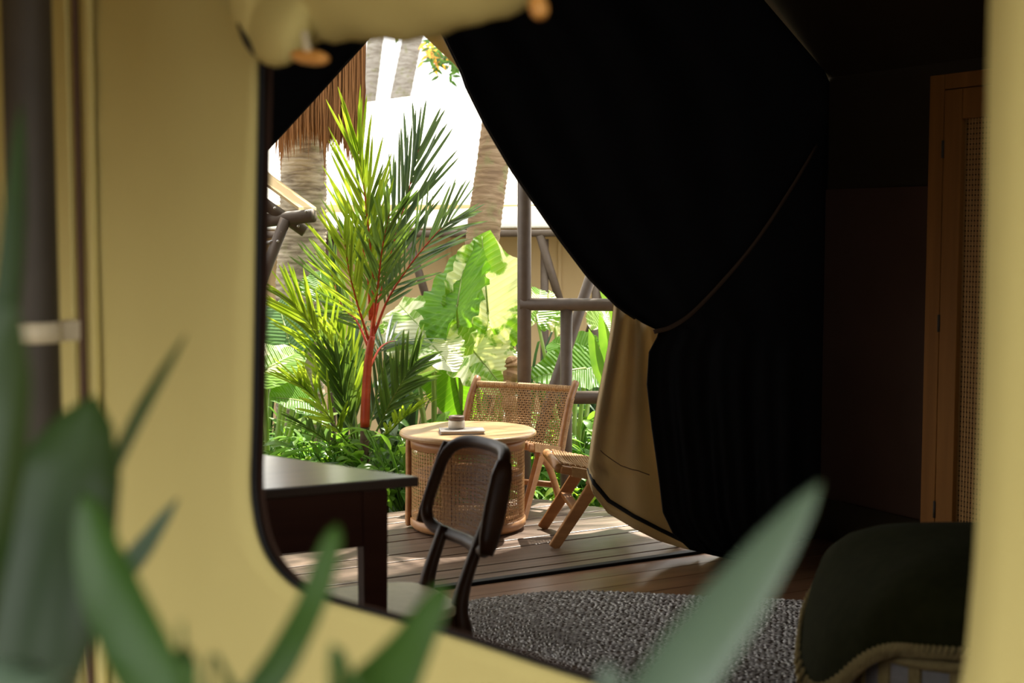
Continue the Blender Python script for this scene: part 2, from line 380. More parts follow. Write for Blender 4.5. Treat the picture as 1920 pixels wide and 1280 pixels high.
# ------------------------------------------------------------------ floors
fl = empty('floor', T(0, 0, 0), 'brown timber floor inside the tent', 'floor', kind='structure')
sub = MB(); sub.prism([T(-3.2, -.02, -.03), T(-1.5, -6.05, -.03), T(FRs + .05, -6.05, -.03), T(FRs + .05, -.02, -.03)], Z * -.1)
sub.build('floor_base', M['void'], fl)
pw = .15
for i in range(28):
    t1 = -.035 - i * pw; t0 = t1 - pw + .003
    sl = lerp(WL0[0], WL1[0], -t1 / 6) + .03
    cut = sl + ((i * 37) % 17) / 17 * 2.2 + .6
    for sa, sb in ((sl, cut), (cut + .003, FRs - .01)):
        if sb - sa < .1: continue
        mb = MB(); mb.prism([T(sa, t0, 0), T(sb, t0, 0), T(sb, t1, 0), T(sa, t1, 0)], Z * -.03)
        mb.build('plank', M['floorw'], fl, bevel=.0015)
th = MB(); th.prism([T(-3.1, -.03, .0), T(FRs, -.03, .0), T(FRs, .012, .0), T(-3.1, .012, .0)], Z * .014)
tag(th.build('trim_1', M['piping'], bevel=.004), 'black threshold strip between deck and tent floor', 'threshold', kind='structure')

dk = empty('deck_floor', T(0, .8, 0), 'weathered timber deck outside the tent', 'deck', kind='structure')
DW = .13; ND = 12
e_s, e_t = tc(gz(999, 933)); f_s, f_t = tc(gz(1134, 951.6))
def deck_smax(t):
    # right end of the deck: rounded corner then a cut running back to the tent
    tab = [(0, 1.62), (.25, 1.45), (f_t * .55, lerp(1.45, f_s, .6)), (f_t, f_s), ((f_t + e_t) / 2, lerp(f_s, e_s, .5) + .015), (e_t, e_s), (e_t + .06, e_s - .12)]
    return interp(tab, t)
for i in range(ND):
    t0 = .014 + i * DW; t1 = t0 + DW - .006
    mb = MB(); dz = -.004 + .002 * ((i * 7) % 3)
    mb.prism([T(-3.4, t0, dz), T(deck_smax(t0), t0, dz), T(deck_smax(t1), t1, dz), T(-3.4, t1, dz)], Z * -.03)
    mb.build('plank', M['deck'], dk, bevel=.003)
te = .014 + ND * DW
fa = MB(); fa.beam(T(-3.4, te + .01, -.12), T(deck_smax(te) - .02, te + .01, -.12), .02, .22, W); fa.build('fascia_board', M['deck'], dk, bevel=.003)
ub = MB(); ub.prism([T(-3.4, 0, -.05), T(1.3, 0, -.05), T(f_s - .05, f_t - .05, -.05), T(e_s - .1, e_t - .05, -.05), T(-3.4, te - .05, -.05)], Z * -.2)
ub.build('joist_bed', M['void'], dk)
gr = MB(); n = 40
rows = []
for i in range(n + 1):
    rows.append([V((lerp(-30, 30, k / n), lerp(-12, 45, i / n), -.34 + .03 * math.sin(i * 1.7) * math.cos(k * 2.3))) for k in range(n + 1)])
gr.grid(rows); tag(gr.build('ground', M['soil'], smooth=True), 'dark garden soil around the deck', 'ground', kind='structure')

# ------------------------------------------------------------------ entrance flaps
FPN = W.copy()
def fp(px, py, off=0.0): return onplane(px, py, T(0, off), FPN)
L_edge = [(-820, 742), (-400, 742), (-150, 752), (0, 790), (44, 820), (70, 835), (103, 851), (133, 866), (165, 877), (235, 912), (320, 962), (380, 1003), (450, 1052), (520, 1105), (575, 1160), (605, 1205), (620, 1236),
          (632, 1232), (660, 1217), (720, 1213), (800, 1222), (900, 1236), (960, 1243), (1000, 1262), (1030, 1294), (1040, 1335), (1070, 1430)]
R_edge = [(-820, 748), (0, 1432), (150, 1560), (940, 1548), (1040, 1544)]
fe = empty('tent_flap', T(.9, 0, 0), 'large black lined tent flap tied back to the right of the entrance', 'tent flap', 'entrance flaps')
ys = [-820, -600, -420, -300, -200, -100, -40, 0, 44, 70, 103, 133, 165, 200, 235, 280, 320, 350, 380, 415, 450, 485, 520, 548, 575, 592, 605, 620, 632, 645, 660, 690, 720, 760, 800, 850, 900, 930, 960, 980, 1000, 1015, 1030, 1040, 1052, 1068]
rows = []; NC = 46
for y in ys:
    xl, xr = interp(L_edge, y), interp(R_edge, y); r = []
    up = max(0, min(1, (620 - y) / 500)) if y < 620 else min(1, (y - 620) / 200)
    for k in range(NC + 1):
        t = k / NC
        tt = t ** 1.25
        amp = (.010 + .045 * up) * math.sin(math.pi * min(1, t * 1.02)) ** .6
        ph = 9 * t * math.pi * .5 if y < 620 else 15 * t * math.pi * .5
        off = -.05 - amp * (math.sin(ph + y * .002) * .5 + .35 * math.sin(ph * 2.3 + 1))
        off -= .05 * math.exp(-(t / .05) ** 2)                   # leading edge rolls inwards
        if y > 620: off -= .10 * math.sin(min(1, (y - 620) / 330) * math.pi * .5) * math.exp(-(t / .30) ** 2)
        q = fp(lerp(xl, xr, tt), y, off); q.z = max(q.z, .003); r.append(q)
    rows.append(r)
mb = MB(); mb.grid(rows); mb.build('inner_lining', M['black'], fe, smooth=True, solid=.004)
# outer canvas: upper edge strip
ub_l = [(-250, 742), (0, 752), (44, 774), (63, 790), (91, 820), (119, 851), (147, 874), (166, 880), (235, 914), (320, 964), (450, 1054), (575, 1162)]
rows = []
for y in (-250, -100, 0, 22, 44, 63, 80, 91, 103, 119, 133, 147, 166, 200, 235, 280, 320, 380, 450, 520, 575):
    xl = interp(ub_l, y); xr = interp(L_edge, y) + 8
    xr = max(xr, xl + 2)
    rows.append([fp(lerp(xl, xr, k / 4), y, .14 - .12 * (k / 4) ** 2) for k in range(5)])
mb = MB(); mb.grid(rows); mb.build('outer_canvas', M['canvas_sunlit'], fe, smooth=True, solid=.004)
ed = MB(); ed.tube([fp(interp(L_edge, y) - 1, y, -.03) for y in range(20, 600, 12)], .008, 8); ed.build('edge_binding', M['piping'], fe, smooth=True)
# outer canvas: lower, flaring leading edge
lb = [(548, 1147), (575, 1150), (600, 1148), (650, 1140), (700, 1130), (750, 1120), (800, 1112), (850, 1106), (880, 1102)]
hem = [(1102, 893), (1112, 925), (1140, 962), (1187, 990), (1234, 1013), (1281, 1028), (1312, 1034)]
pip = [(1102, 877), (1112, 905), (1140, 938), (1187, 967), (1234, 991), (1281, 1014), (1312, 1024)]
def lower_sheet(lowline, j0, j1, nrow, off_add=0.0, topfn=None):
    rows = []; NK = 30
    for j in range(nrow + 1):
        f = lerp(j0, j1, j / nrow); r = []
        for k in range(NK + 1):
            t = k / NK
            # bottom point on hem, top point on the gather line
            bi = t * (len(lowline) - 1); i0 = min(int(bi), len(lowline) - 2); fr = bi - i0
            bx = lerp(lowline[i0][0], lowline[i0 + 1][0], fr); by = lerp(lowline[i0][1], lowline[i0 + 1][1], fr)
            ty = lerp(552, 618, t ** .8); tx = lerp(1147, 1236, t)
            y = lerp(ty, by, f); xl = tx
            x = lerp(tx, bx, f)
            # left outline bulges as in the flap's own curve
            le = interp(lb, y) if y < 880 else bx
            x = lerp(x + (le - lerp(tx, bx, f)) * (1 - t) ** 2 if t < 1 else x, x, t)
            fold = .062 * (1 - (2 * f - 1) ** 2 * .5) * math.sin(t * 17 + .8 + f * 1.2) * (1 - f * .55)
            off = .09 * (1 - t) ** 1.5 * f + .035 + fold * (1 if t > .02 else .5) + off_add - .12 * t * f
            r.append(fp(x, y, off))
        rows.append(r)
    return rows
main = lower_sheet(pip, 0, 1, 30)
mb = MB(); mb.grid(main); mb.build('leading_edge_canvas', M['canvas_flap'], fe, smooth=True, solid=.004)
hemrow = lower_sheet(hem, 1, 1, 1)[0]
mb = MB(); mb.grid([main[-1], [lerp(a, b, .5) + W * .006 for a, b in zip(main[-1], hemrow)], hemrow]); mb.build('hem_band', M['canvas_flap'], fe, smooth=True, solid=.005)
mb = MB(); mb.tube([p - W * .008 for p in main[-1]], .0095, 8); mb.build('hem_piping', M['piping'], fe, smooth=True)
seamrow = lower_sheet([(1108, 805), (1118, 830), (1140, 850), (1170, 872), (1200, 884), (1225, 893), (1240, 900)], 1, 1, 1)[0]
mb = MB(); mb.tube([p - W * .012 for p in seamrow[:24]], .0022, 6); mb.build('stitched_seam', M['tape'], fe, smooth=True)
# tie-back tape
tie = smooth_path([fp(1226, 622, -.16), fp(1262, 611, -.165), fp(1310, 575, -.155), (fp(1400, 475, -.15)), fp(1470, 375, -.13), fp(1532, 272, -.06)], 6)
mb = MB(); rows = [[p + (Z * .9 + U * -.4).normalized() * h for h in (-.010, .010)] for p in tie]; mb.grid(rows); mb.build('tie_back_tape', M['tape'], fe, smooth=True, solid=.003)
# left flap
fl2 = empty('tent_flap', T(-2, 0, 0), 'black tent flap drawn aside at the upper left of the entrance', 'tent flap', 'entrance flaps')
L2 = [(-820, 738), (-200, 735), (0, 722), (60, 700), (100, 664), (180, 592), (300, 482), (420, 370), (560, 250), (640, 150), (900, 60), (1100, 20)]
rows = []
for y in (-820, -600, -400, -200, -100, -40, 0, 30, 60, 80, 100, 140, 180, 240, 300, 360, 420, 490, 560, 640, 760, 900, 1000, 1100):
    xr = interp(L2, y); xl = interp([(-820, 734), (150, -330), (1100, -330)], y); r = []
    for k in range(31):
        t = k / 30
        off = -.05 - .035 * math.sin(t * 16 + y * .003) * math.sin(math.pi * (1 - t)) ** .5 - .04 * math.exp(-(t / .04) ** 2)
        r.append(fp(lerp(xr, xl, t), y, off))
    rows.append(r)
mb = MB(); mb.grid(rows); mb.build('inner_lining', M['black'], fl2, smooth=True, solid=.004)
ed = MB(); ed.tube([fp(interp(L2, y), y, -.06) for y in range(0, 500, 14)], .008, 8); ed.build('edge_binding', M['piping'], fl2, smooth=True)

# ------------------------------------------------------------------ outside left: pole, rolled blind
pole_c = at(66, 640, 2.18); px_, py_ = pole_c.x, pole_c.y
pl = empty('tent_pole', V((px_, py_, -.34)), 'dark steel tent pole with a pale clamp strap, left of the window', 'pole')
mb = MB(); mb.tube([V((px_, py_, z)) for z in (-.34, .5, 1.5, 2.6)], .037, 24); mb.build('shaft', M['metal_dark'], pl, smooth=True)
zc = at(66, 625, 2.15).z
mb = MB(); mb.lathe(V((px_, py_, zc - .016)), [(.0375, 0), (.0415, .001), (.0415, .031), (.0375, .032)], 28)
cl = mb.build('clamp_band', M['clamp'], pl, smooth=True)
mb = MB(); mb.box(V((px_, py_, zc)) + (-WN) * .05, WD * .012, WN * .02, Z * .016); mb.build('clamp_bracket', M['clamp'], cl, bevel=.002)

ro = empty('window_blind', wpt(560, -20, .06), 'rolled up beige canvas window blind above the window opening', 'blind')
ctr = [(480, 5, .06), (510, 8, .065), (550, -4, .065), (590, -20, .062), (640, -24, .06), (720, -26, .06), (800, -32, .06), (880, -48, .06), (960, -74, .06), (1060, -128, .06), (1200, -180, .06), (1450, -260, .06), (1800, -330, .06)]
cp_ = smooth_path([wpt(x, y, .055) for x, y, _ in ctr], 4)
rad = []
mb = MB(); nn = 20; vs = []
rows = []
for i, p in enumerate(cp_):
    f = i / (len(cp_) - 1)
    px = 960 + (p.x / (p.y * CP - (p.z - CAMH) * SP)) * F if False else 0
    R = interp([(0, .050), (.04, .084), (.12, .092), (.17, .078), (.25, .078), (.45, .076), (.6, .066), (1, .06)], f)
    row = []
    for k in range(nn + 1):
        a = 2 * math.pi * k / nn
        wr_ = 1 + .03 * math.sin(a * 3 + f * 40) + .02 * math.sin(a * 5 - f * 90)
        row.append(p + WN * (math.cos(a) * R * .72 * wr_ + .0) + Z * (math.sin(a) * R * wr_))
    rows.append(row)
mb.grid(rows); mb.f.append(tuple(range(nn, -1, -1))); mb.build('canvas_roll', M['canvas'], ro, smooth=True)
# tucked end fold
e0 = wpt(478, 40, .10)
mb = MB(); rows = []
for i in range(9):
    f = i / 8; r = []
    for k in range(9):
        g = k / 8
        p = wpt(lerp(450, 590, g), lerp(-20, lerp(62, 124, math.sin(g * math.pi) ** .7), f), .10 + .045 * math.sin(g * math.pi) * math.sin(f * 2.2) - .02 * f)
        r.append(p)
    rows.append(r)
mb.grid(rows); mb.build('tucked_end', M['canvas'], ro, smooth=True, solid=.006)
mb = MB(); mb.tube(smooth_path([wpt(450, 44, .11), wpt(464, 82, .11), wpt(492, 112, .10), wpt(526, 126, .085)], 4), .005, 6); mb.build('binding', M['piping'], ro, smooth=True)
for (x0, y0, x1, y1, r, lp) in ((549, 103, 613, 111, .0105, [(572, 62), (575, 84), (580, 102)]), (1004, -8, 1016, 34, .011, [(1002, -70), (1006, -30), (1009, -5)])):
    tg = MB(); a, b = wpt(x0, y0, .15), wpt(x1, y1, .15)
    tg.tube([lerp(a, b, k / 8) for k in range(9)], [r * q for q in (.45, .8, .95, 1, 1, 1, .95, .8, .45)], 12); tgo = tg.build('toggle', M['toggle'], ro, smooth=True)
    lpn = MB(); lpn.tube([wpt(x, y, .15) for x, y in lp], .011, 8, flat=.5); lpn.build('toggle_loop', M['strap'], tgo, smooth=True)

# ------------------------------------------------------------------ desk
DZ = .82
dA = gz(786, 893, DZ); dB = gz(469, 919, DZ); dC = gz(472, 848.6, DZ)
e1 = (dB - dA).normalized(); e2 = (dC - dA).normalized()
d1 = dA + e1 * 1.02; d2 = dA + e2 * .78
d3 = d2 + e1 * .62
dsk = empty('desk', V((dA.x - .4, dA.y - .05, 0)), 'dark wooden desk with glossy top inside the tent', 'desk')
mb = MB(); mb.prism([V((p.x, p.y, DZ)) for p in (dA, d1, d3, d2)], Z * -.028); mb.build('desk_top', M['desktop'], dsk, bevel=.004)
nrm1 = V((-e1.y, e1.x, 0)); nrm1 = nrm1 if nrm1.dot(d2 - dA) > 0 else -nrm1
lx = at(698, 1000, 3.86); leg_c = V((lx.x, 3.86, 0)); 
lw = .036
def dleg(c): 
    m_ = MB(); m_.beam(V((c.x, c.y, DZ - .028)), V((c.x, c.y, 0)), .074, .06, e1, .058, .05); return m_.build('leg', M['desk'], dsk, bevel=.004)
dleg(leg_c)
cpts = [leg_c, leg_c + e1 * .80, leg_c + e1 * .62 + e2 * .42, leg_c + e2 * .60]
for c in cpts[1:]: dleg(c)
def apron(a, b, h, off):
    m_ = MB(); d_ = (b - a).normalized(); m_.beam(V((a.x, a.y, DZ - .028 - h / 2)) + off + d_ * .03, V((b.x, b.y, DZ - .028 - h / 2)) + off - d_ * .03, .02, h, V((-d_.y, d_.x, 0))); return m_.build('apron', M['desk'], dsk, bevel=.002)
apron(cpts[0], cpts[1], .155, -nrm1 * .012)
apron(cpts[0], cpts[3], .10, V((0, 0, 0))); apron(cpts[1], cpts[2], .10, V((0, 0, 0))); apron(cpts[3], cpts[2], .10, V((0, 0, 0)))

# ------------------------------------------------------------------ cane-backed desk chair
w_ = V((-.423, .906, 0)); f_ = V((-.906, -.423, 0))
cb = V((-.198, 4.275, 0))
ch = empty('desk_chair', cb + f_ * .2, 'dark wooden desk chair with curved woven cane back beside the desk', 'chair')
def cpnt(a, b, z): return cb + f_ * a + w_ * b + Z * z          # a forward, b along the back
SZ = .372
# seat with rounded corners
seat = []
for i in range(40):
    a = 2 * math.pi * i / 40; ca, sa = math.cos(a), math.sin(a)
    seat.append(cpnt(.225 + .215 * math.copysign(abs(ca) ** .55, ca), .205 * math.copysign(abs(sa) ** .55, sa) , SZ))
mb = MB(); mb.prism([p + Z * .022 for p in seat], Z * -.030); mb.build('seat_pad', M['cushion'], ch, bevel=.008, smooth=False)
mb = MB(); mb.prism([p - Z * .009 for p in seat], Z * -.035); mb.build('seat_frame', M['walnut'], ch, bevel=.004)
REC = .30
def panel(u_, h):       # u_ in -1..1 along the back, h 0..1 up: curved, reclined
    hz = lerp(.548, .838, h)
    return cpnt(-.035 - REC * (hz - .548) + .055 * (u_ * u_) - .03, u_ * lerp(.262, .215, h), hz)
for sgn in (-1, 1):
    b0 = sgn * .135
    pth = smooth_path([cpnt(-.055, b0 * 1.25, 0), cpnt(.0, b0 * 1.12, .25), cpnt(.015, b0, .39), cpnt(-.045, b0, .57)] + ([cpnt(-.110, b0 * 1.15, .74)] if sgn < 0 else []), 6)
    rr = [interp([(0, .020), (.20, .028), (.36, .042), (.47, .034), (.60, .026), (.8, .022), (1, .018)], (i / (len(pth) - 1)) * (1 if sgn < 0 else .75)) for i in range(len(pth))]
    mb = MB(); mb.tube(pth, rr, 12, nrm=f_, flat=.75); mb.build('back_leg', M['walnut'], ch, smooth=True)
    mb = MB(); mb.tube([cpnt(.40, sgn * .175, 0), cpnt(.385, sgn * .17, .2), cpnt(.375, sgn * .165, SZ - .02)], [.014, .019, .022], 12); mb.build('front_leg', M['walnut'], ch, smooth=True)
# back frame: rounded outline tube
out = []
for i in range(48):
    a = 2 * math.pi * i / 48; ca, sa = math.cos(a), math.sin(a)
    out.append(panel(math.copysign(abs(ca) ** .42, ca), .5 + .5 * math.copysign(abs(sa) ** .5, sa)))
mb = MB(); mb.tube(out + [out[0]], .020, 10, cap=False); mb.build('back_frame', M['walnut'], ch, smooth=True)
# near-side end board (thick rounded end of the back)
mb = MB(); ends = [panel(-1, h) for h in (.05, .2, .4, .6, .8, .95)]
mb.tube(ends, [.022, .032, .036, .036, .034, .024], 10, nrm=w_, flat=.6); mb.build('back_rail', M['walnut'], ch, smooth=True)
mb = MB(); ends = [panel(1, h) for h in (.05, .2, .4, .6, .8, .95)]
mb.tube(ends, [.015, .020, .02, .02, .02, .015], 10, nrm=w_, flat=.55); mb.build('back_rail', M['walnut'], ch, smooth=True)
def cane_net(mb, fn, nu, nv, wid, both=True, dia=True, seg=14):
    """flat strands over a surface fn(u,v) u,v in 0..1, paired strands plus diagonals"""
    du, dv = 1e-3, 1e-3
    def nrm(u, v):
        a = fn(min(1, u + du), v) - fn(max(0, u - du), v); b = fn(u, min(1, v + dv)) - fn(u, max(0, v - dv)); q = a.cross(b)
        return q.normalized() if q.length > 1e-12 else V((0, 1, 0))
    def strand(p0, p1, off, w):
        pts = [(lerp(p0[0], p1[0], k / seg), lerp(p0[1], p1[1], k / seg)) for k in range(seg + 1)]
        rows = []
        for k, (u, v) in enumerate(pts):
            p = fn(u, v); n_ = nrm(u, v); a, b = pts[max(0, k - 1)], pts[min(seg, k + 1)]
            d = fn(*b) - fn(*a); s_ = d.cross(n_)
            if s_.length < 1e-9: s_ = V((1, 0, 0))
            s_ = s_.normalized() * w / 2; p = p + n_ * off; rows.append([p - s_, p + s_])
        mb.grid(rows)
    for i in range(nu):
        u = (i + .5) / nu
        for e in ((-.17, .17) if both else (0,)): strand((u + e / nu, 0), (u + e / nu, 1), .0012, wid)
    for j in range(nv):
        v = (j + .5) / nv
        for e in ((-.17, .17) if both else (0,)): strand((0, v + e / nv), (1, v + e / nv), -.0012, wid)
    if dia:
        for i in range(-nv, nu):
            a = (max(0, i), max(0, -i)); k = min(nu - a[0], nv - a[1])
            if k > 0: strand((a[0] / nu, a[1] / nv), ((a[0] + k) / nu, (a[1] + k) / nv), .0018, wid)
            a = (min(nu, nu - i) if i >= 0 else nu, max(0, -i)); k = min(a[0], nv - a[1])
            if k > 0: strand((a[0] / nu, a[1] / nv), ((a[0] - k) / nu, (a[1] + k) / nv), -.0018, wid)
mb = MB(); cane_net(mb, lambda u, v: panel(lerp(-.93, .93, u), lerp(.06, .94, v)), 30, 18, .0016, True, False, 12)
tag(mb.build('cane_panel', M['cane_dark'], ch), kind=None)

# ------------------------------------------------------------------ round rattan side table on the deck
tcn_ = V((-.222, 7.10, 0)); TR = .345; TZ = .495
tb = empty('side_table', tcn_, 'round wooden deck table with woven rattan drum base', 'table')
mb = MB(); mb.lathe(tcn_ + Z * (TZ - .034), [(TR - .035, 0), (TR - .008, .008), (TR, .018), (TR - .002, .028), (TR - .008, .034)], 72); mb.build('table_top', M['tabletop'], tb, smooth=False, bevel=.002)
DR = .290
mb = MB(); mb.lathe(tcn_ + Z * (TZ - .085), [(DR - .02, 0), (DR - .002, .001), (DR, .05), (DR - .02, .051)], 64); mb.build('top_ring', M['teak'], tb, smooth=True)
mb = MB(); mb.lathe(tcn_ + Z * .004, [(DR - .06, 0), (DR - .018, 0), (DR + .002, .018), (DR + .002, .05), (DR - .012, .056), (DR - .06, .05)], 64); mb.build('base_ring', M['teak'], tb, smooth=True)
def drum(u, v): 
    a = math.radians(-178) + u * math.radians(356) ; return tcn_ + V((math.cos(a) * (DR - .006), math.sin(a) * (DR - .006), lerp(.055, TZ - .085, v)))
mb = MB(); cane_net(mb, drum, 92, 20, .0036, True, False, 60); mb.build('rattan_weave', M['cane'], tb)
for k, ad in enumerate((180, 250, 300, 0, 60, 118)):
    a = math.radians(ad); d = V((math.cos(a), math.sin(a), 0)); s_ = V((-d.y, d.x, 0))
    if ad == 180:
        # open side: big rounded wooden upright seen on the left
        mb = MB(); c = tcn_ + d * (DR + .008)
        pts = smooth_path([c + Z * .01, c + Z * .05 + d * .004, c + Z * .25, c + Z * .42, c + Z * (TZ - .045) - d * .006], 4)
        mb.tube(pts, [.022] + [.030] * (len(pts) - 2) + [.022], 12, nrm=d, flat=.55); mb.build('upright', M['teak'], tb, smooth=True)
    else:
        mb = MB(); c = tcn_ + d * (DR - .024); mb.beam(c + Z * .05, c + Z * (TZ - .08), .042, .018, s_); mb.build('upright', M['teak'], tb, bevel=.003)
mb = MB(); c1 = tcn_ + V((-.2, 0, .27)); c2 = tcn_ + V((.2, 0, .27))
mb.lathe(tcn_ + Z * .262, [(DR - .034, 0), (DR - .012, .001), (DR - .012, .020), (DR - .034, .021)], 64); mb.build('middle_hoop', M['teak2'], tb, smooth=True)

# book and jar
bk = empty('book', tcn_ + V((-.02, -.06, TZ)), 'thin pale book lying on the round deck table', 'book')
q = [gz(820, 797.5, TZ + .012), gz(908, 797, TZ + .012), gz(908, 802, TZ + .012), gz(832, 803, TZ + .012)]
bc = at(868, 800, 7.02); bx, by = bc.x, 7.0
ang = math.radians(6); ex = V((math.cos(ang), math.sin(ang), 0)); ey = V((-math.sin(ang), math.cos(ang), 0)); bcv = V((bx - .005, by, TZ))
mb = MB(); mb.box(bcv + Z * .0015, ex * .11, ey * .075, Z * .0015); mb.box(bcv + Z * .0155, ex * .11, ey * .075, Z * .0015); mb.box(bcv + Z * .0085 + ey * .073, ex * .11, ey * .002, Z * .0085); mb.build('cover', M['book'], bk)
mb = MB(); mb.box(bcv + Z * .0085 - ey * .001, ex * .106, ey * .071, Z * .0055); mb.build('pages', M['paper'], bk)
jc = at(856, 790, 7.04); jcv = V((jc.x, 7.04, TZ + .0171))
jr = empty('ceramic_jar', jcv, 'small cream ceramic jar with a brown lid on the book', 'jar')
mb = MB(); mb.lathe(jcv, [(.034, 0), (.041, .004), (.0425, .02), (.0415, .037), (.037, .041)], 32); mb.build('body', M['jar'], jr, smooth=True)
mb = MB(); mb.lathe(jcv + Z * .0412, [(.034, 0), (.0405, .002), (.0405, .016), (.037, .021), (.030, .022), (.028, .0195), (.002, .019)], 32); mb.build('lid', M['jarlid'], jr, smooth=True)

# ------------------------------------------------------------------ woven lounge chairs
def lounge(origin, f, label, HW, seat_t=(.40, .315), backtop=.70, posthw=None, SL=.505, RF=0.0):
    """origin: floor point midway between the rear feet; f: facing direction; HW half width between side frames"""
    w = V((-f.y, f.x, 0))
    def P(a, b, z): return origin + f * a + w * b + Z * z
    r = empty('lounge_chair', origin + f * .2, label, 'chair', 'lounge chairs on the deck')
    ph = posthw or HW - .02
    zf, zr = seat_t
    for sg in (-1, 1):
        b = sg * HW
        m1 = MB(); m1.beam(P(.455, b, 0), P(.235, b, .335), .030, .050, w, .030, .062); m1.build('front_leg', M['teak'], r, bevel=.006)
        m1 = MB(); m1.tube(smooth_path([P(.285, b, .33), P(.17, b, .255), P(lerp(.08, .17, RF), b, .14), P(lerp(.0, .17, RF), b, .0)], 5), [.033, .031, .03, .029, .028] + [.027] * 11, 10, nrm=w, flat=.55); m1.build('rear_leg', M['teak'], r, smooth=True)
        m1 = MB(); m1.beam(P(SL - .005, b, zf - .025), P(-.03, b, zr - .03), .032, .040, w); m1.build('seat_rail', M['teak'], r, bevel=.010)
        bb = sg * ph
        m1 = MB(); m1.tube(smooth_path([P(.035, bb, .26), P(-.02, bb, .40), P(-.095, bb, .56), P(-.175, bb, backtop)], 4), .0195, 12, nrm=f, flat=1.15); m1.build('back_post', M['teak2'], r, smooth=True)
    m1 = MB(); m1.tube([P(SL, -HW - .01, zf - .02), P(SL, HW + .01, zf - .02)], .022, 12); m1.build('front_rail', M['teak'], r, smooth=True)
    m1 = MB(); m1.beam(P(.34, -HW, .175), P(.34, HW, .175), .045, .026, f); m1.build('stretcher', M['teak'], r, bevel=.006)
    m1 = MB(); m1.tube([P(.07, -HW, .12), P(.07, HW, .12)], .017, 10); m1.build('stretcher', M['teak2'], r, smooth=True)
    # woven back
    def back(u, v):
        b = lerp(-ph, ph, u); t = v
        zz = lerp(.30, backtop - .035, t)
        a = interp([(.26, .035), (.40, -.02), (.56, -.095), (backtop, -.175)], zz) + .018 * (1 - (2 * u - 1) ** 2) * -1
        return P(a, b, zz)
    m1 = MB(); m1.tube([back(k / 12, 1) for k in range(13)], .017, 10); m1.build('top_rail', M['cord'], r, smooth=True)
    m1 = MB(); m1.tube([back(k / 12, 0) for k in range(13)], .016, 10); m1.build('bottom_rail', M['cord'], r, smooth=True)
    def cords(fn, nu, nv, rad, wav):
        m2 = MB(); n_ = (fn(.5, .51) - fn(.5, .49)).cross(fn(.51, .5) - fn(.49, .5)).normalized()
        for i in range(nu):
            u = (i + .5) / nu
            m2.tube([fn(u, k / (nv * 2)) + n_ * (wav * (1 if (k // 2 + i) % 2 else -1)) for k in range(0, nv * 2 + 1)], rad, 4, cap=False)
        for j in range(nv):
            v = (j + .5) / nv
            for e in (0,):
                m2.tube([fn(k / (nu), v + e / nv) + n_ * (wav * (-1 if (j + k) % 2 else 1)) for k in range(nu + 1)], rad * .9, 4, cap=False)
        return m2
    cords(back, 46, 26, .0031, .0026).build('woven_back', M['cord'], r, smooth=True)
    # cord wraps on the posts and top rail
    for sg in (-1, 1):
        m1 = MB()
        for k in range(34):
            zz = lerp(.315, backtop - .085, k / 33); p = P(interp([(.26, .035), (.40, -.02), (.56, -.095), (backtop, -.175)], zz), sg * ph, zz)
            m1.lathe(p, [(.0215, -.0034), (.0238, 0), (.0215, .0034)], 10)
        m1.build('post_wrapping', M['cord'], r, smooth=True)
    m1 = MB()
    for k in range(58):
        u = (k + .5) / 58; m1.lathe(back(u, 1), [(.0178, -.0035), (.020, 0), (.0178, .0035)], 8, ax=w)
    m1.build('rail_wrapping', M['cord'], r, smooth=True)
    def seatf(u, v): return P(lerp(.0, SL - .02, v), lerp(-HW + .01, HW - .01, u), lerp(zr, zf, v) - .012 * math.sin(math.pi * u))
    cords(seatf, 40, 30, .0034, .003).build('woven_seat', M['cord'], r, smooth=True)
    for sg in (-1, 1):
        m1 = MB()
        for k in range(36):
            a = lerp(.02, SL - .065, k / 35); m1.box(P(a, sg * HW, lerp(zr - .028, zf - .026, (a + .03) / (SL + .025))), f * .0045, w * .0185, Z * .023)
        m1.build('seat_wrapping', M['cord'], r)
    return r
fA = V((-.46, -.888, 0)).normalized(); wA = V((-fA.y, fA.x, 0))
R0 = V((.265, 7.69, 0))                                   # right rear foot
lounge(R0 - wA * .30, fA, 'woven cord lounge chair facing the tent behind the round table', .30, backtop=.655, posthw=.31, SL=.41)
fB = V((-.995, -.10, 0)).normalized(); wB = V((-fB.y, fB.x, 0))
nf = V((.195, 6.63, 0)); 
if wB.y < 0: wB = -wB
lounge(nf - fB * .455 + wB * .22, fB, 'second wooden lounge chair mostly hidden behind the tied tent flap', .22, SL=.43, RF=-1.1)

# ------------------------------------------------------------------ rug
ra, rb, RR = V((.305, 4.94, 0)), V((1.06, 4.80, 0)), .845
rg = empty('rug', (ra + rb) / 2, 'oval braided grey jute rug on the tent floor', 'rug')
def stadium(r, n):
    d = (rb - ra).normalized(); e = V((-d.y, d.x, 0)); L = (rb - ra).length; per = 2 * L + 2 * math.pi * r; pts = []
    for i in range(n):
        s = per * i / n
        if s < L: p = ra + d * s + e * r; tg = d
        elif s < L + math.pi * r:
            a = (s - L) / r; p = rb + e * (math.cos(a) * r) + d * (math.sin(a) * r); tg = d * math.cos(a) - e * math.sin(a)
        elif s < 2 * L + math.pi * r: q = s - L - math.pi * r; p = rb - d * q - e * r; tg = -d
        else:
            a = (s - 2 * L - math.pi * r) / r; p = ra - e * (math.cos(a) * r) - d * (math.sin(a) * r); tg = -d * math.cos(a) + e * math.sin(a)
        pts.append((p, tg))
    return pts
mb = MB(); mb.prism([p + Z * .008 for p, _ in stadium(RR, 96)], Z * -.008); mb.build('backing', M['rug_base'], rg)
mb = MB(); r = .012; ring = 0
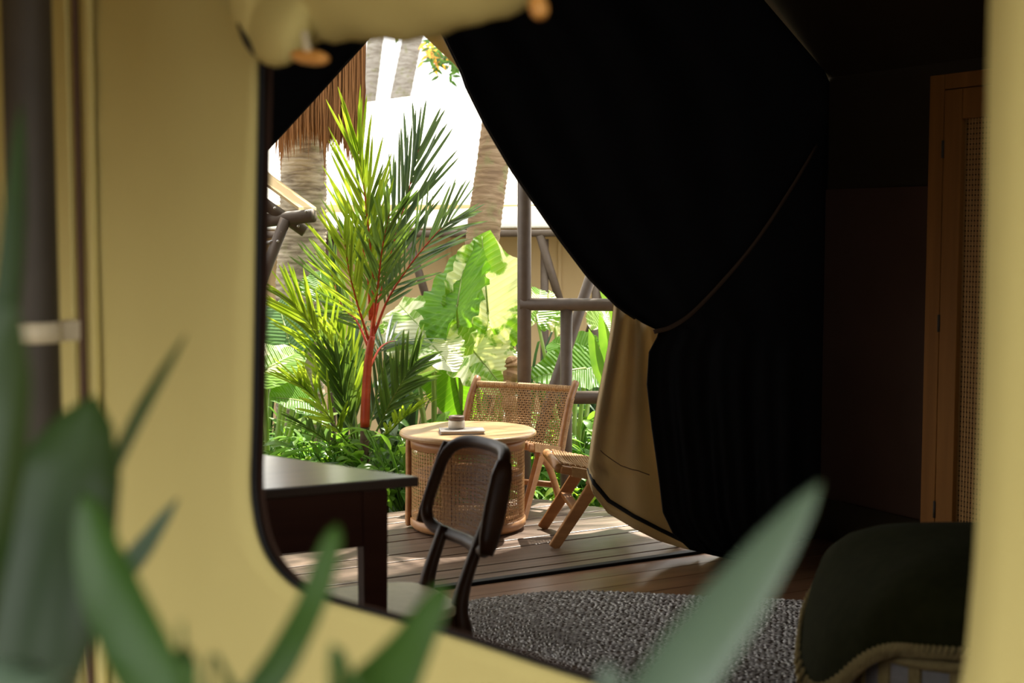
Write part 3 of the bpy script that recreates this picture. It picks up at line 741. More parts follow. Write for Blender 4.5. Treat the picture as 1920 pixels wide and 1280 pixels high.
while r < RR:
    per = 2 * (rb - ra).length + 2 * math.pi * r; n = max(8, int(per / .021)); sg = 1 if ring % 2 else -1
    for p, tg in stadium(r, n):
        nr = V((-tg.y, tg.x, 0)); j = random.uniform(-.7, .7); p = p + nr * random.uniform(-.004, .004) + tg * random.uniform(-.006, .006)
        d = (tg * .75 + nr * (sg * .45 + j)).normalized(); s_ = V((-d.y, d.x, 0))
        c = p + Z * .010; hl, hw, hh = .0135, .0042, random.uniform(.004, .0075)
        mb.add([c - d * hl, c - s_ * hw, c + d * hl, c + s_ * hw, c + Z * hh], [(0, 1, 4), (1, 2, 4), (2, 3, 4), (3, 0, 4)])
    r += .0135; ring += 1
tag(mb.build('braid', M['rug_a'], rg), kind='stuff')

# ------------------------------------------------------------------ armchair with throw
ac = V((1.22, 3.62, 0)); a_f = V((.10, -1, 0)).normalized()      # rounded end that faces the window
arm = empty('armchair', ac, 'grey upholstered armchair with cream ribs under the green throw', 'armchair')
def aprof(th, z, grow=0.0):
    """outer surface of the rounded seat: th 0..1 runs left side -> front -> right side"""
    hw, hd = .345 + grow, .36 + grow
    a = lerp(math.radians(200), math.radians(340 + 20), th); ca, sa = math.cos(a), math.sin(a)
    k = .45
    x = hw * math.copysign(abs(ca) ** k, ca); y = hd * math.copysign(abs(sa) ** k, sa)
    return ac + V((x, y, 0)) + Z * z
def loop(z, grow, n=56):
    return [ac + V(((.345 + grow) * math.copysign(abs(math.cos(a)) ** .62, math.cos(a)), (.36 + grow) * math.copysign(abs(math.sin(a)) ** .62, math.sin(a)), z)) for a in [2 * math.pi * i / n for i in range(n)]]
mb = MB(); rows = [loop(z, g) + [loop(z, g)[0]] for z, g in ((.06, -.03), (.08, 0), (.30, .005), (.52, 0), (.60, -.02), (.65, -.06), (.68, -.13), (.695, -.25))]
mb.grid(rows); mb.f.append(tuple(range(len(mb.v) - 57, len(mb.v)))); mb.build('body', M['upholstery'], arm, smooth=True)
for sx in (-1, 1):
    for sy in (-1, 1):
        m1 = MB(); m1.tube([ac + V((sx * .27, sy * .28, 0)), ac + V((sx * .26, sy * .27, .08))], [.016, .022], 10); m1.build('leg', M['walnut'], arm, smooth=True)
lp_ = loop(0, .008, 56)
for i in range(0, 56, 3):
    p = lp_[i]
    m1 = MB(); m1.beam(p + Z * .08, p + Z * .48, .030, .016, V((-(p - ac).y, (p - ac).x, 0)).normalized()); m1.build('cream_rib', M['yarn'], arm, bevel=.004)
m1 = MB(); ring_ = loop(.48, .014, 56); m1.tube(ring_ + [ring_[0]], .017, 8, cap=False); m1.build('cream_band', M['yarn'], arm, smooth=True)
tw = empty('throw_blanket', ac + Z * .71, 'dark green felt throw with cream blanket stitching over the armchair', 'blanket')
levels = [(.715, -.25), (.705, -.15), (.685, -.06), (.66, -.005), (.625, .035), (.58, .05), (.54, .055), (.515, .058)]
mb = MB(); rows = []
lefts = []
for z, g in levels:
    lo_ = loop(z, g, 80); row = []
    for i, p in enumerate(lo_):
        a = 2 * math.pi * i / 80
        # the corner on the left side hangs lower and flares
        k_ = math.exp(-((a - math.radians(185)) / .42) ** 2); q_ = max(0, (.715 - z) / .20)
        d = (p - ac); d.z = 0
        row.append(p + Z * (-.20 * k_ * q_) + d.normalized() * (.07 * k_ * q_ + .004 * math.sin(i * 1.1) * q_))
    row.append(row[0]); rows.append(row)
mb.grid(rows); mb.f.append(tuple(range(79, -1, -1))); mb.build('felt', M['throw'], tw, smooth=True)
hemr = rows[-1]; m1 = MB(); m1.tube(hemr, .0075, 6, cap=False); m1.build('hem_cord', M['yarn'], tw, smooth=True)
m1 = MB(); up = rows[-2]
for i in range(80):
    for q in (0, .5):
        a = lerp(hemr[i], hemr[(i + 1) % 80], q); b = lerp(up[i], up[(i + 1) % 80], q + .3); n_ = (a - ac); n_.z = 0; n_.normalize()
        m1.tube([a + n_ * .006, lerp(a, b, 1.05) + n_ * .009], .0058, 5)
tag(m1.build('blanket_stitch', M['yarn'], tw, smooth=True), kind='stuff')
m1 = MB(); 
for k in range(22):
    t = k / 21; x = lerp(-.02, .16, t); y = -.33 - .03 * abs(math.sin(t * 3.1)); zz = .645 - .055 * math.sin(min(1, t * 2.2) * 1.57) + .02 * t
    pp_ = rows[4][60]; m1.lathe(ac + V((x, -.385, zz)), [(.002, -.003), (.005, 0), (.002, .003)], 6)
tag(m1.build('decorative_stitch', M['yarn'], tw), kind='stuff')

# ------------------------------------------------------------------ wardrobe with cane door
WP = .30                                                   # how far it stands into the room
def wf(px, py): return onplane(px, py, T(FRs - WP, 0), U)
p0 = wf(1738, 640); t_left = tc(p0)[1]; ztop = wf(1757, 142).z
wd = empty('wardrobe', T(FRs - WP / 2, t_left - .45, 0), 'tall brown wooden wardrobe with a woven cane door panel', 'wardrobe')
def wpnt(t, z, d=0.0): return T(FRs - WP + d, t_left - t, z)      # t to the right along the front
WWd = 1.0
mb = MB(); mb.prism([wpnt(0.01, .0, .02), wpnt(WWd, .0, .02), wpnt(WWd, ztop - .01, .02), wpnt(.01, ztop - .01, .02)], U * (WP - .04)); mb.build('carcass', M['void'], wd)
def bar(a, b, w, thick, name, mt, par=None, side=None, bev=.003):
    m1 = MB(); m1.beam(a, b, w, thick, side); return m1.build(name, mt, par or wd, bevel=bev)
t1 = tc(wf(1766, 640))[1]; t2 = tc(wf(1800, 640))[1]
ja = t_left - t1; jb = t_left - t2
bar(wpnt(ja / 2, 0), wpnt(ja / 2, ztop), ja - .003, .036, 'frame_post', M['wardrobe'], side=W)
bar(wpnt(WWd - ja / 2, 0), wpnt(WWd - ja / 2, ztop), ja - .003, .036, 'frame_post', M['wardrobe'], side=W)
bar(wpnt(ja, ztop - .03), wpnt(WWd - ja, ztop - .03), .06, .036, 'frame_head', M['wardrobe'], side=Z)
dr = empty('door', wpnt(ja, 0) - wd.location); dr.parent = wd
dzt = ztop - .064
for nm, a, b, w, s_ in (('stile', wpnt((ja + jb) / 2, .04), wpnt((ja + jb) / 2, dzt), jb - ja - .004, W), ('stile', wpnt(.62, .04), wpnt(.62, dzt), jb - ja - .004, W),
                        ('rail', wpnt(jb, dzt - .06), wpnt(.62 - (jb - ja) / 2, dzt - .06), .12, Z), ('rail', wpnt(jb, .10), wpnt(.62 - (jb - ja) / 2, .10), .12, Z)):
    m1 = MB(); m1.beam(a - U * .004, b - U * .004, w, .030, s_); o = m1.build(nm, M['wardrobe'], None, bevel=.003); o.parent = dr; o.location = -(dr.location + wd.location)
t3 = .62 - (jb - ja) / 2
def wc(u, v): return wpnt(lerp(jb - .005, t3 + .005, u), lerp(.16, dzt - .12, v), .004)
mb = MB(); cane_net(mb, wc, 26, 88, .0046, True, False, 2)
o = mb.build('cane_panel', M['wcane'], None); o.parent = dr; o.location = -(dr.location + wd.location)
for zz in (.35, wf(1760, 605).z, ztop - .3):
    m1 = MB(); m1.tube([wpnt(ja, zz - .035, -.02), wpnt(ja, zz + .035, -.02)], .006, 8); o = m1.build('hinge', M['metal_dark'], None, smooth=True); o.parent = dr; o.location = -(dr.location + wd.location)

# ------------------------------------------------------------------ garden: builders
GZ = -.34
def strip_leaf(mb, path, width, nrm, fold=.25, prof=None):
    """lance shaped blade along path with a V fold"""
    m = len(path); rows = []; uv = []
    prof = prof or [(0, .25), (.15, .7), (.4, 1), (.7, .75), (.9, .35), (1, .02)]
    for i, p in enumerate(path):
        d = (path[min(i + 1, m - 1)] - path[max(i - 1, 0)]).normalized(); s = d.cross(nrm)
        if s.length < 1e-6: s = d.cross(V((.3, .9, .2)))
        s.normalize(); n_ = s.cross(d); w = width * .5 * interp(prof, i / (m - 1))
        rows.append([p - s * w + n_ * w * fold, p, p + s * w + n_ * w * fold])
    mb.grid(rows)
def frond(parent, path, nl, length, width, mt, nrm, spread=30, tipmat=None, start=.18, droop=.12, seed=1, rmat=None):
    rnd = random.Random(seed); P_ = smooth_path(path, 8); m = len(P_)
    fr = MB(); fr.tube(P_, [lerp(.009, .0025, i / (m - 1)) for i in range(m)], 6); r = fr.build('frond', rmat or M['redstem'], parent, smooth=True)
    lf = MB()
    for k in range(nl):
        f = lerp(start, 1, (k + .5) / nl); x = f * (m - 1); i = min(int(x), m - 2); p = lerp(P_[i], P_[i + 1], x - i)
        d = (P_[min(i + 2, m - 1)] - P_[max(i - 1, 0)]).normalized(); s = d.cross(nrm).normalized(); n_ = s.cross(d)
        Lk = length * interp([(0, .55), (.35, 1), (.7, .9), (1, .6)], (f - start) / (1 - start)) * rnd.uniform(.88, 1.1)
        for sg in (-1, 1):
            a = math.radians(spread * lerp(1.1, .5, f) + rnd.uniform(-9, 9))
            q = (d * math.cos(a) + s * (sg * math.sin(a)) + n_ * rnd.uniform(.05, .22)).normalized()
            pts = [p + q * (Lk * t) - Z * (droop * Lk * t * t) for t in (0, .2, .45, .7, .88, 1)]
            strip_leaf(lf, pts, width * rnd.uniform(.85, 1.15), n_ + s * sg * rnd.uniform(-.3, .3), .35, [(0, .5), (.2, 1), (.5, .95), (.8, .6), (1, .05)])
    o = lf.build('leaflets', mt, r, smooth=False); return r
def heart(parent, attach, tip, nrm, wf_, mt, ruffle=.05, cup=.12, name='leaf', lobes=.42):
    y = tip - attach; L = y.length; y.normalize(); n_ = (nrm - y * nrm.dot(y)).normalized(); x = y.cross(n_)
    NT, NR = 64, 7; rows = []; uvs = []
    rf = [(0, 1.0), (14, .86), (30, .70), (50, .60), (75, .54), (100, .50), (130, .50), (150, .48), (165, .36), (174, .16)]
    for k in range(NR + 1):
        r = []; u = []
        for i in range(NT + 1):
            th = lerp(-174, 174, i / NT); a = math.radians(th); R = interp(rf, abs(th)) * L * (k / NR) * (1 + (ruffle * .35 * math.sin(i * 1.23 + L * 9) + ruffle * .22 * math.sin(i * 2.7)) * (k / NR) ** 4)
            wfx = wf_
            px, py = math.sin(a) * R * wfx, math.cos(a) * R * (1 if abs(th) < 90 else lobes / .42)
            e = (k / NR)
            z = ruffle * L * math.sin(i * 1.55) * e ** 3 * .35 - cup * L * (py / L) ** 2 + .28 * abs(px) * (.6) + .010 * L * math.cos((py / L - .55 * abs(px) / L) * 60) * e
            r.append(attach + x * px + y * py + n_ * z); u.append((py / L - .55 * abs(px) / L + 1.0, k / NR))
        rows.append(r); uvs.append(u)
    mb = MB(); mb.grid(rows, uvs); o = mb.build(name, mt, parent, smooth=True)
    rb_ = MB(); rb_.tube([attach + y * (L * t) - n_ * (cup * L * t * t + .004) for t in (0, .25, .5, .75, .95)], [.010, .008, .006, .004, .002], 6); rb_.build('midrib', M['greenstem'], o, smooth=True)
    return o
def stalk(parent, pts, r0, r1, mt=None, name='stalk'):
    P_ = smooth_path(pts, 6); m = len(P_); mb = MB(); mb.tube(P_, [lerp(r0, r1, i / (m - 1)) for i in range(m)], 8); return mb.build(name, mt or M['greenstem'], parent, smooth=True)
TOC = V((0, -1, 0))
def gp(px, Y): p = at(px, 640, Y); return V((p.x, Y, GZ))

# ------------------------------------------------------------------ neighbouring tent behind the garden
YE = 12.0
nt_ = empty('tent', V((-1, YE + 1, GZ)), 'pale roofed neighbouring tent with tan walls behind the garden', 'tent')
ez = at(800, 437, YE).z
ra0, ra1 = V((-9, YE, ez)), V((9, YE, ez + .10))
rg0, rg1 = at(690, 193, 16.5), at(877, 168, 16.5)
g_ = (rg1 - rg0) / (rg1.x - rg0.x)
rt0, rt1 = rg0 + g_ * (-9 - rg0.x), rg0 + g_ * (9 - rg0.x)
mb = MB(); rows = []
for i in range(9):
    f = i / 8; rows.append([lerp(lerp(ra0, ra1, k / 30), lerp(rt0, rt1, k / 30), f) - Z * (.10 * math.sin(math.pi * f) * (1 + .3 * math.sin(k * 1.1))) for k in range(31)])
mb.grid(rows); mb.build('roof', M['canvas_roof'], nt_, smooth=True, solid=.02)
mb = MB(); mb.tube([ra0 - Z * .05, ra1 - Z * .05], .032, 10); mb.build('eave_bar', M['metal'], nt_, smooth=True)
mb = MB(); mb.prism([V((-9, YE + .55, GZ)), V((9, YE + .55, GZ)), V((9, YE + .55, ez + .25)), V((-9, YE + .55, ez + .25))], V((0, .05, 0))); mb.build('wall', M['canvas_tan'], nt_)
for x in (-3.2, -1.9, -.55, .42, 1.5):
    mb = MB(); mb.beam(V((x, YE + .54, GZ)), V((x, YE + .54, ez)), .03, .012, V((1, 0, 0))); mb.build('wall_seam', M['canvas_tan'], nt_, bevel=.003)
for a, b in (((764, 440), (812, 600)), ((1012, 440), (1062, 605)), ((478, 438), (440, 600)), ((1160, 440), (1100, 640))):
    mb = MB(); mb.tube([at(*a, YE), at(*b, YE + .2)], .036, 10); mb.build('strut', M['metal'], nt_, smooth=True)
for px in (1021, 1117, 620):
    p = at(px, 560, YE + .1); mb = MB(); mb.tube([V((p.x, YE + .1, GZ)), V((p.x, YE + .1, ez - .05))], .035, 10); mb.build('post', M['metal'], nt_, smooth=True)

# ------------------------------------------------------------------ tent corner at the left, close by
YL = 8.5
lt = empty('tent_canopy', gp(478, YL), 'corner of a beige canopy on brown steel tubes at the left', 'canopy')
mb = MB(); a, b = at(300, 203, YL), at(560, 394, YL); back = V((-.10, 1.5, .02))
mb.prism([a, b, b + back, a + back], Z * .018); mb.build('canvas_sheet', M['canvas_tan'], lt)
mb = MB(); mb.tube([at(300, 246, YL - .02), at(572, 434, YL - .02)], .034, 16); t1_ = mb.build('rafter', M['metal'], lt, smooth=True)
mb = MB(); mb.tube([at(300, 428, YL + .12), at(470, 416, YL + .06), at(588, 404, YL - .10)], .040, 18); t2_ = mb.build('eave_tube', M['metal'], lt, smooth=True)
foot = gp(452, YL + .1)
mb = MB(); mb.tube([at(536, 410, YL - .06), at(478, 560, YL), V((at(448, 640, YL).x, YL, GZ))], .034, 16); t3_ = mb.build('strut', M['metal'], lt, smooth=True)
for par, qs in ((t1_, ((515, 390), (559, 424))), (t2_, ((574, 396),)), (t3_, ((527, 434), (521, 452)))):
    for q in qs:
        p = at(*q, YL - .075 if par is not t2_ else YL - .13); mb = MB(); mb.lathe(p, [(.009, -.002), (.008, .006), (.003, .009)], 10, ax=V((0, -1, 0))); mb.build('bolt', M['bolt'], par, smooth=True)
mb = MB(); mb.tube([at(500, 456, YL - .05), at(512, 452, YL - .06)], .012, 8); mb.build('bracket', M['bolt'], lt, smooth=True)

# ------------------------------------------------------------------ railing at the deck corner
YR = 8.15
rl = empty('railing', gp(984, YR), 'brown steel tube railing with a tall post at the deck corner', 'railing')
pp0 = at(983, 640, YR)
mb = MB(); mb.tube([V((pp0.x, YR, GZ)), V((pp0.x, YR, 2.6))], .040, 18); mb.build('post', M['metal'], rl, smooth=True)
ra_, rb_ = at(975, 570, YR - .01), at(1330, 573, YR - .01)
mb = MB(); mb.tube([ra_, rb_], .036, 16); mb.build('rail', M['metal'], rl, smooth=True)
p2 = at(1062, 600, YR); mb = MB(); mb.tube([V((p2.x, YR, GZ)), V((p2.x, YR, ra_.z))], .035, 16); mb.build('post', M['metal'], rl, smooth=True)
p3 = at(1290, 600, YR); mb = MB(); mb.tube([V((p3.x, YR, GZ)), V((p3.x, YR, ra_.z))], .035, 16); mb.build('post', M['metal'], rl, smooth=True)
mb = MB(); mb.tube([V((p2.x, YR, at(1080, 745, YR).z)), at(1330, 745, YR)], .038, 16); mb.build('rail', M['metal'], rl, smooth=True)
mb = MB(); mb.tube([at(1150, 392, YR + .35), at(1040, 722, YR + .25), at(1000, 850, YR + .2)], .034, 14); mb.build('brace', M['metal'], rl, smooth=True)

# ------------------------------------------------------------------ palms: trunks
def trunk(name, pts, r0, r1, mt, label, seed, group=None, ringstep=.07, rough=.03):
    P_ = smooth_path(pts, 1); rnd = random.Random(seed)
    total = sum((b - a).length for a, b in zip(P_, P_[1:])); ns = int(total / (ringstep / 3)); path = []
    for k in range(ns + 1):
        x = k / ns * (len(pts) - 1); i = min(int(x), len(pts) - 2); fr = x - i
        p0 = pts[max(0, i - 1)]; p1, p2_ = pts[i], pts[i + 1]; p3_ = pts[min(len(pts) - 1, i + 2)]
        path.append(.5 * ((2 * p1) + (p2_ - p0) * fr + (2 * p0 - 5 * p1 + 4 * p2_ - p3_) * fr ** 2 + (3 * p1 - p0 - 3 * p2_ + p3_) * fr ** 3))
    mb = MB(); n = 28; rows = []
    ph = [rnd.uniform(0, 6.28) for _ in range(6)]
    for k, p in enumerate(path):
        d = (path[min(k + 1, ns)] - path[max(k - 1, 0)]).normalized(); x = V((1, 0, 0)); x = (x - d * x.dot(d)).normalized(); y = d.cross(x)
        R = lerp(r0, r1, k / ns) * (1 + (.025 if k % 3 == 0 else -.012) * rnd.uniform(.6, 1.3)); row = []
        for i in range(n + 1):
            a = 2 * math.pi * (i % n) / n
            q = 1 + rough * (math.sin(3 * a + ph[0] + k * .05) + .7 * math.sin(5 * a + ph[1] - k * .11) + .6 * math.sin(9 * a + ph[2] + k * .31)) * .5
            row.append(p + x * (R * q * math.cos(a)) + y * (R * q * math.sin(a)))
        rows.append(row)
    mb.grid(rows); o = mb.build(name, mt, smooth=True); o.data.name = name
    return tag(o, label, 'tree', group)
YP = 10.3
trunk('palm_tree', [V((at(560, 600, YP).x, YP, GZ)), at(563, 560, YP), at(568, 400, YP), at(568, 250, YP), at(566, 0, YP), at(564, -500, YP), at(562, -1100, YP)], .178, .150, M['bark'], 'thick grey palm trunk with lichen under the hanging brown fibres', 3, rough=.03)
YQ = 10.0
lean = trunk('palm_tree', [V((at(846, 800, YQ).x, YQ, GZ)), at(855, 770, YQ), at(884, 620, YQ), at(907, 430, YQ), at(925, 300, YQ + .1), at(950, 100, YQ + .2), at(985, -200, YQ + .3), at(1030, -700, YQ + .5)], .128, .105, M['bark_warm'], 'leaning warm brown palm trunk between the elephant ears and the post', 5, rough=.02)
ct = at(1030, -700, YQ + .5)
for k in range(15):
    a = k * 2.399; el = .9 - 1.25 * (k / 14); d = V((math.cos(a), math.sin(a), 0)); Lf = 2.3
    pts = [ct, ct + d * (Lf * .35) + Z * (el * .8), ct + d * (Lf * .75) + Z * (el * .9 - .1), ct + d * Lf + Z * (el * .6 - .55)]
    frond(lean, pts, 34, .55, .032, M['frond'], Z, 55, seed=100 + k, start=.12, droop=.25, rmat=M['greenstem'])
for a, b, yy, r, lab in (((686, 215), (712, 10), 24, .135, 'distant slim grey palm trunk nearest the hanging fibres'), ((746, 205), (786, 10), 24, .165, 'distant slim grey palm trunk leaning right above the pale roof')):
    pa, pb = at(*a, yy), at(*b, yy); dd = (pb - pa) / (pb.z - pa.z)
    trunk('palm_tree', [pa + dd * (GZ - pa.z), pa, pb, pb + dd * 5], r * 1.05, r * .95, M['bark_far'], lab, 11 + a[0], 'distant palm trunks', ringstep=.3, rough=.01)

# ------------------------------------------------------------------ hanging fibre skirt
rnd = random.Random(21); mb = MB(); YT = 9.75
bot = [(520, 300), (545, 285), (560, 270), (590, 268), (612, 278), (622, 262), (640, 268), (656, 288), (668, 270), (682, 250)]
for k in range(1500):
    x = rnd.uniform(520, 681) if rnd.random() < .6 else rnd.uniform(606, 681)
    y1 = interp(bot, x) + rnd.gauss(-14, 16); Yk = YT + rnd.uniform(-.16, .16)
    if rnd.random() < .03: y1 += rnd.uniform(10, 45)
    xb = x + rnd.gauss(0, 3); w = rnd.uniform(.004, .011)
    if x < 606 and rnd.random() < .35: continue
    xt = x + rnd.gauss(0, 4)
    pts = [at(lerp(xt, xb, t) + rnd.gauss(0, .8), lerp(-160, y1, t), Yk) for t in (0, .35, .6, .75, .85, .93, 1)]
    strip_leaf(mb, pts, w, TOC, .3, [(0, 1), (.8, 1), (1, .15)])
sk_ = mb.build('fibre_skirt', M['fibre'])
tag(sk_, 'shaggy brown dry palm fibres hanging over the thick trunk', 'thatch', kind='stuff')

# ------------------------------------------------------------------ red stemmed palm
YA = 8.75
rp = empty('red_stem_palm', gp(688, YA), 'tall palm with a bright red stem and upright feathery fronds', 'palm')
def A(*q, y=YA, dy=0.0): return [at(px, py, y + dy * i / max(1, len(q) - 1)) for i, (px, py) in enumerate(q)]
stalk(rp, [gp(687, YA)] + A((684, 900), (683, 840), (684, 790)), .030, .027, M['dry'], 'trunk')
stalk(rp, A((684, 800), (686, 740), (690, 680), (697, 630)), .031, .022, M['redstem'], 'crown_shaft')
stalk(rp, A((697, 640), (700, 600), (699, 560), (695, 500)), .018, .010, M['redstem'], 'crown_shaft')
NC1 = V((-.25, -.95, .25)); NC2 = V((.35, -.9, .2))
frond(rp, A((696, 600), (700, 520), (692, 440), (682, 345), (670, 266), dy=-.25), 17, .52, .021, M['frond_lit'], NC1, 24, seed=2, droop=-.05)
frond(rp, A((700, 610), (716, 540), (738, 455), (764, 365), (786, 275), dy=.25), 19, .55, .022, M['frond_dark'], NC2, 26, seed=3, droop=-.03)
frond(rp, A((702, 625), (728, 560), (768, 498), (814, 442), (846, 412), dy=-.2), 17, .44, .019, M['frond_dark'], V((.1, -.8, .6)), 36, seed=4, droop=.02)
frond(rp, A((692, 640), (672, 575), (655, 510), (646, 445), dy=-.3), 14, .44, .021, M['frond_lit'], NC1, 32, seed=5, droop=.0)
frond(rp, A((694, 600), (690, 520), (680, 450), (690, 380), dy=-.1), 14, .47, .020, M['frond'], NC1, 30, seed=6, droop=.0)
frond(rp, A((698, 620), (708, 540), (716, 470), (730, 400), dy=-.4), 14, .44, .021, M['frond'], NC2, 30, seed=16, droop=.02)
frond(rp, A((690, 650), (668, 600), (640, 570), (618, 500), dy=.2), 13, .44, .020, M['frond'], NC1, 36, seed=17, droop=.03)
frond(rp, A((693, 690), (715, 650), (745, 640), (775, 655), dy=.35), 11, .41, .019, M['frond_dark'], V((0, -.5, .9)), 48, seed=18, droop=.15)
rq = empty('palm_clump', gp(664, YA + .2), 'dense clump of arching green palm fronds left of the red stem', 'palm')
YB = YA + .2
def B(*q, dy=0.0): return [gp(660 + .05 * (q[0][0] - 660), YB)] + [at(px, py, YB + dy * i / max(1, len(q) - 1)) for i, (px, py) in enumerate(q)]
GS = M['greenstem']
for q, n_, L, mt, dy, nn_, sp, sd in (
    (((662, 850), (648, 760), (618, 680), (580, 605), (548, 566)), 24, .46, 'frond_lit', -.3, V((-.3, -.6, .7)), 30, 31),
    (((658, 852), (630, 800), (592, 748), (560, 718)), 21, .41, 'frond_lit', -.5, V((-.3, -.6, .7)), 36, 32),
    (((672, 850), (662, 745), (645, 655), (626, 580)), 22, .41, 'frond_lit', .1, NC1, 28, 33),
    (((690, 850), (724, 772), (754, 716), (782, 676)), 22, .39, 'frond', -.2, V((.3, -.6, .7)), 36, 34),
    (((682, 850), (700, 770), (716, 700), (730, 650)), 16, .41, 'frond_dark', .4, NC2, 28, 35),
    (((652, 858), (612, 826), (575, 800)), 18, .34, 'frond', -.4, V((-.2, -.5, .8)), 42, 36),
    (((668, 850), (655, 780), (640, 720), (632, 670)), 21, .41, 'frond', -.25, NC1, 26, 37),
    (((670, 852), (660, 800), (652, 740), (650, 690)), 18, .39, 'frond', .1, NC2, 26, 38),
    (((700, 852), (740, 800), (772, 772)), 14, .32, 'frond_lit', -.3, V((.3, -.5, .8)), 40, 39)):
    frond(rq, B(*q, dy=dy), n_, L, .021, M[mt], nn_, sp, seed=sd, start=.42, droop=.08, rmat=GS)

# ------------------------------------------------------------------ elephant ears
def ear_plant(base_px, Y, label, leaves, group='elephant ear plants'):
    b = gp(base_px, Y); r = empty('elephant_ear', b, label, 'plant', group)
    for (ax, ay, ya), (tx, ty, yt), nrm, wfac, mt, kw in leaves:
        a, t = at(ax, ay, ya), at(tx, ty, yt)
        heart(r, a, t, V(nrm), wfac, M[mt], **kw)
        mid = lerp(b, a, .55) + V((0, .04, .06))
        stalk(r, [b, mid, a], .019, .011)
    return r
ear_plant(870, 9.35, 'tall elephant ear with two big upright glowing green leaves', [
    ((915, 585, 9.25), (904, 432, 9.45), (.15, -1, .25), 1.0, 'ear_patch', dict(ruffle=.12, cup=.05)),
    ((858, 572, 9.1), (872, 446, 9.5), (-.55, -.8, .1), 0.92, 'ear', dict(ruffle=.12, cup=.10))])
ear_plant(812, 9.1, 'variegated white and green elephant ear spreading beside the red stem', [
    ((815, 645, 9.1), (742, 556, 9.5), (-.1, -.75, .7), 1.0, 'ear_white', dict(ruffle=.10, cup=.10)),
    ((812, 648, 9.0), (852, 690, 8.7), (.1, -.6, .8), 1.0, 'ear_white', dict(ruffle=.08, cup=.1)),
    ((770, 600, 9.5), (728, 575, 9.8), (-.1, -.8, .5), 1.1, 'ear_var', dict(ruffle=.08))])
ear_plant(920, 9.2, 'pale crinkled elephant ear leaning against the tall deck post', [
    ((885, 655, 9.2), (955, 735, 9.0), (.1, -.85, .5), 1.15, 'ear_white', dict(ruffle=.12, cup=.1)),
    ((960, 605, 9.4), (892, 648, 9.2), (-.1, -.6, .8), .9, 'ear_var', dict(ruffle=.07)),
    ((845, 672, 9.3), (872, 800, 9.2), (-.1, -1, .15), 1.0, 'ear', dict(ruffle=.05)),
    ((935, 700, 9.5), (955, 640, 9.7), (.2, -.9, .3), 1.2, 'ear_white', dict(ruffle=.09)),
    ((880, 715, 9.6), (845, 660, 9.8), (-.2, -.9, .3), 1.1, 'ear', dict(ruffle=.06))])
ear_plant(1075, 9.0, 'broad elephant ear leaves behind the deck railing', [
    ((1098, 690, 9.0), (998, 700, 8.8), (0, -.75, .65), .9, 'ear', dict(ruffle=.06)),
    ((1082, 662, 9.3), (1030, 632, 9.5), (.0, -.8, .6), 1.2, 'ear', dict(ruffle=.06)),
    ((1100, 680, 9.4), (1112, 640, 9.6), (.2, -.9, .4), 1.3, 'ear_deep', dict(ruffle=.05)),
    ((1006, 590, 9.7), (1018, 535, 9.9), (.3, -.9, .3), 1.1, 'ear_var', dict(ruffle=.1)),
    ((1040, 600, 9.8), (1036, 540, 9.9), (.6, -.7, .3), .6, 'ear_white', dict(ruffle=.1)),
    ((1128, 610, 9.6), (1150, 570, 9.8), (.3, -.9, .3), 1.1, 'ear_white', dict(ruffle=.1))])
ear_plant(500, 9.1, 'light green elephant ear at the far left beside the palm fronds', [
    ((492, 696, 8.9), (568, 646, 9.2), (.1, -.65, .75), 1.0, 'ear_var', dict(ruffle=.05)),
    ((540, 632, 9.3), (516, 552, 9.6), (-.1, -.9, .35), .95, 'ear_deep', dict(ruffle=.05)),
    ((556, 625, 9.5), (566, 560, 9.7), (.1, -.9, .35), .95, 'ear', dict(ruffle=.05)),
    ((566, 752, 8.9), (508, 738, 8.7), (-.1, -.8, .6), 1.1, 'ear', dict(ruffle=.08)),
    ((478, 720, 9.2), (446, 690, 9.4), (-.1, -.8, .6), 1.1, 'ear_deep', dict(ruffle=.08)),
    ((603, 545, 9.6), (600, 500, 9.8), (.1, -.9, .4), 1.1, 'ear', dict(ruffle=.1))])
ear_plant(488, 9.6, 'silvery grey green leaved plant by the left canopy strut', [
    ((500, 648, 9.4), (492, 562, 9.7), (-.2, -.9, .3), .9, 'silver', dict(ruffle=.06)),
    ((480, 610, 9.6), (468, 548, 9.8), (-.4, -.8, .3), .9, 'silver', dict(ruffle=.06)),
    ((520, 575, 9.8), (486, 568, 9.6), (.0, -.7, .7), .7, 'silver', dict(ruffle=.06))], group='silvery leaved plants')
st_ = empty('pale_stalk', gp(800, 8.95), 'single thick pale green stalk leaning behind the round table', 'plant stalk')
stalk(st_, [gp(812, 8.95), at(793, 776, 8.95), at(772, 740, 8.95), at(750, 704, 8.95)], .020, .012)

# gnarled root beside the post
mb = MB(); pth = smooth_path([gp(962, 8.9), at(960, 790, 8.9), at(953, 730, 8.92), at(962, 690, 8.95), at(956, 668, 8.95)], 6)
mb.tube(pth, [.05 + .012 * math.sin(i * 1.7) for i in range(len(pth) - 3)] + [.045, .035, .015], 9)
tag(mb.build('root_stump', M['stump'], smooth=False), 'gnarled pale brown root stump beside the tall post', 'stump')

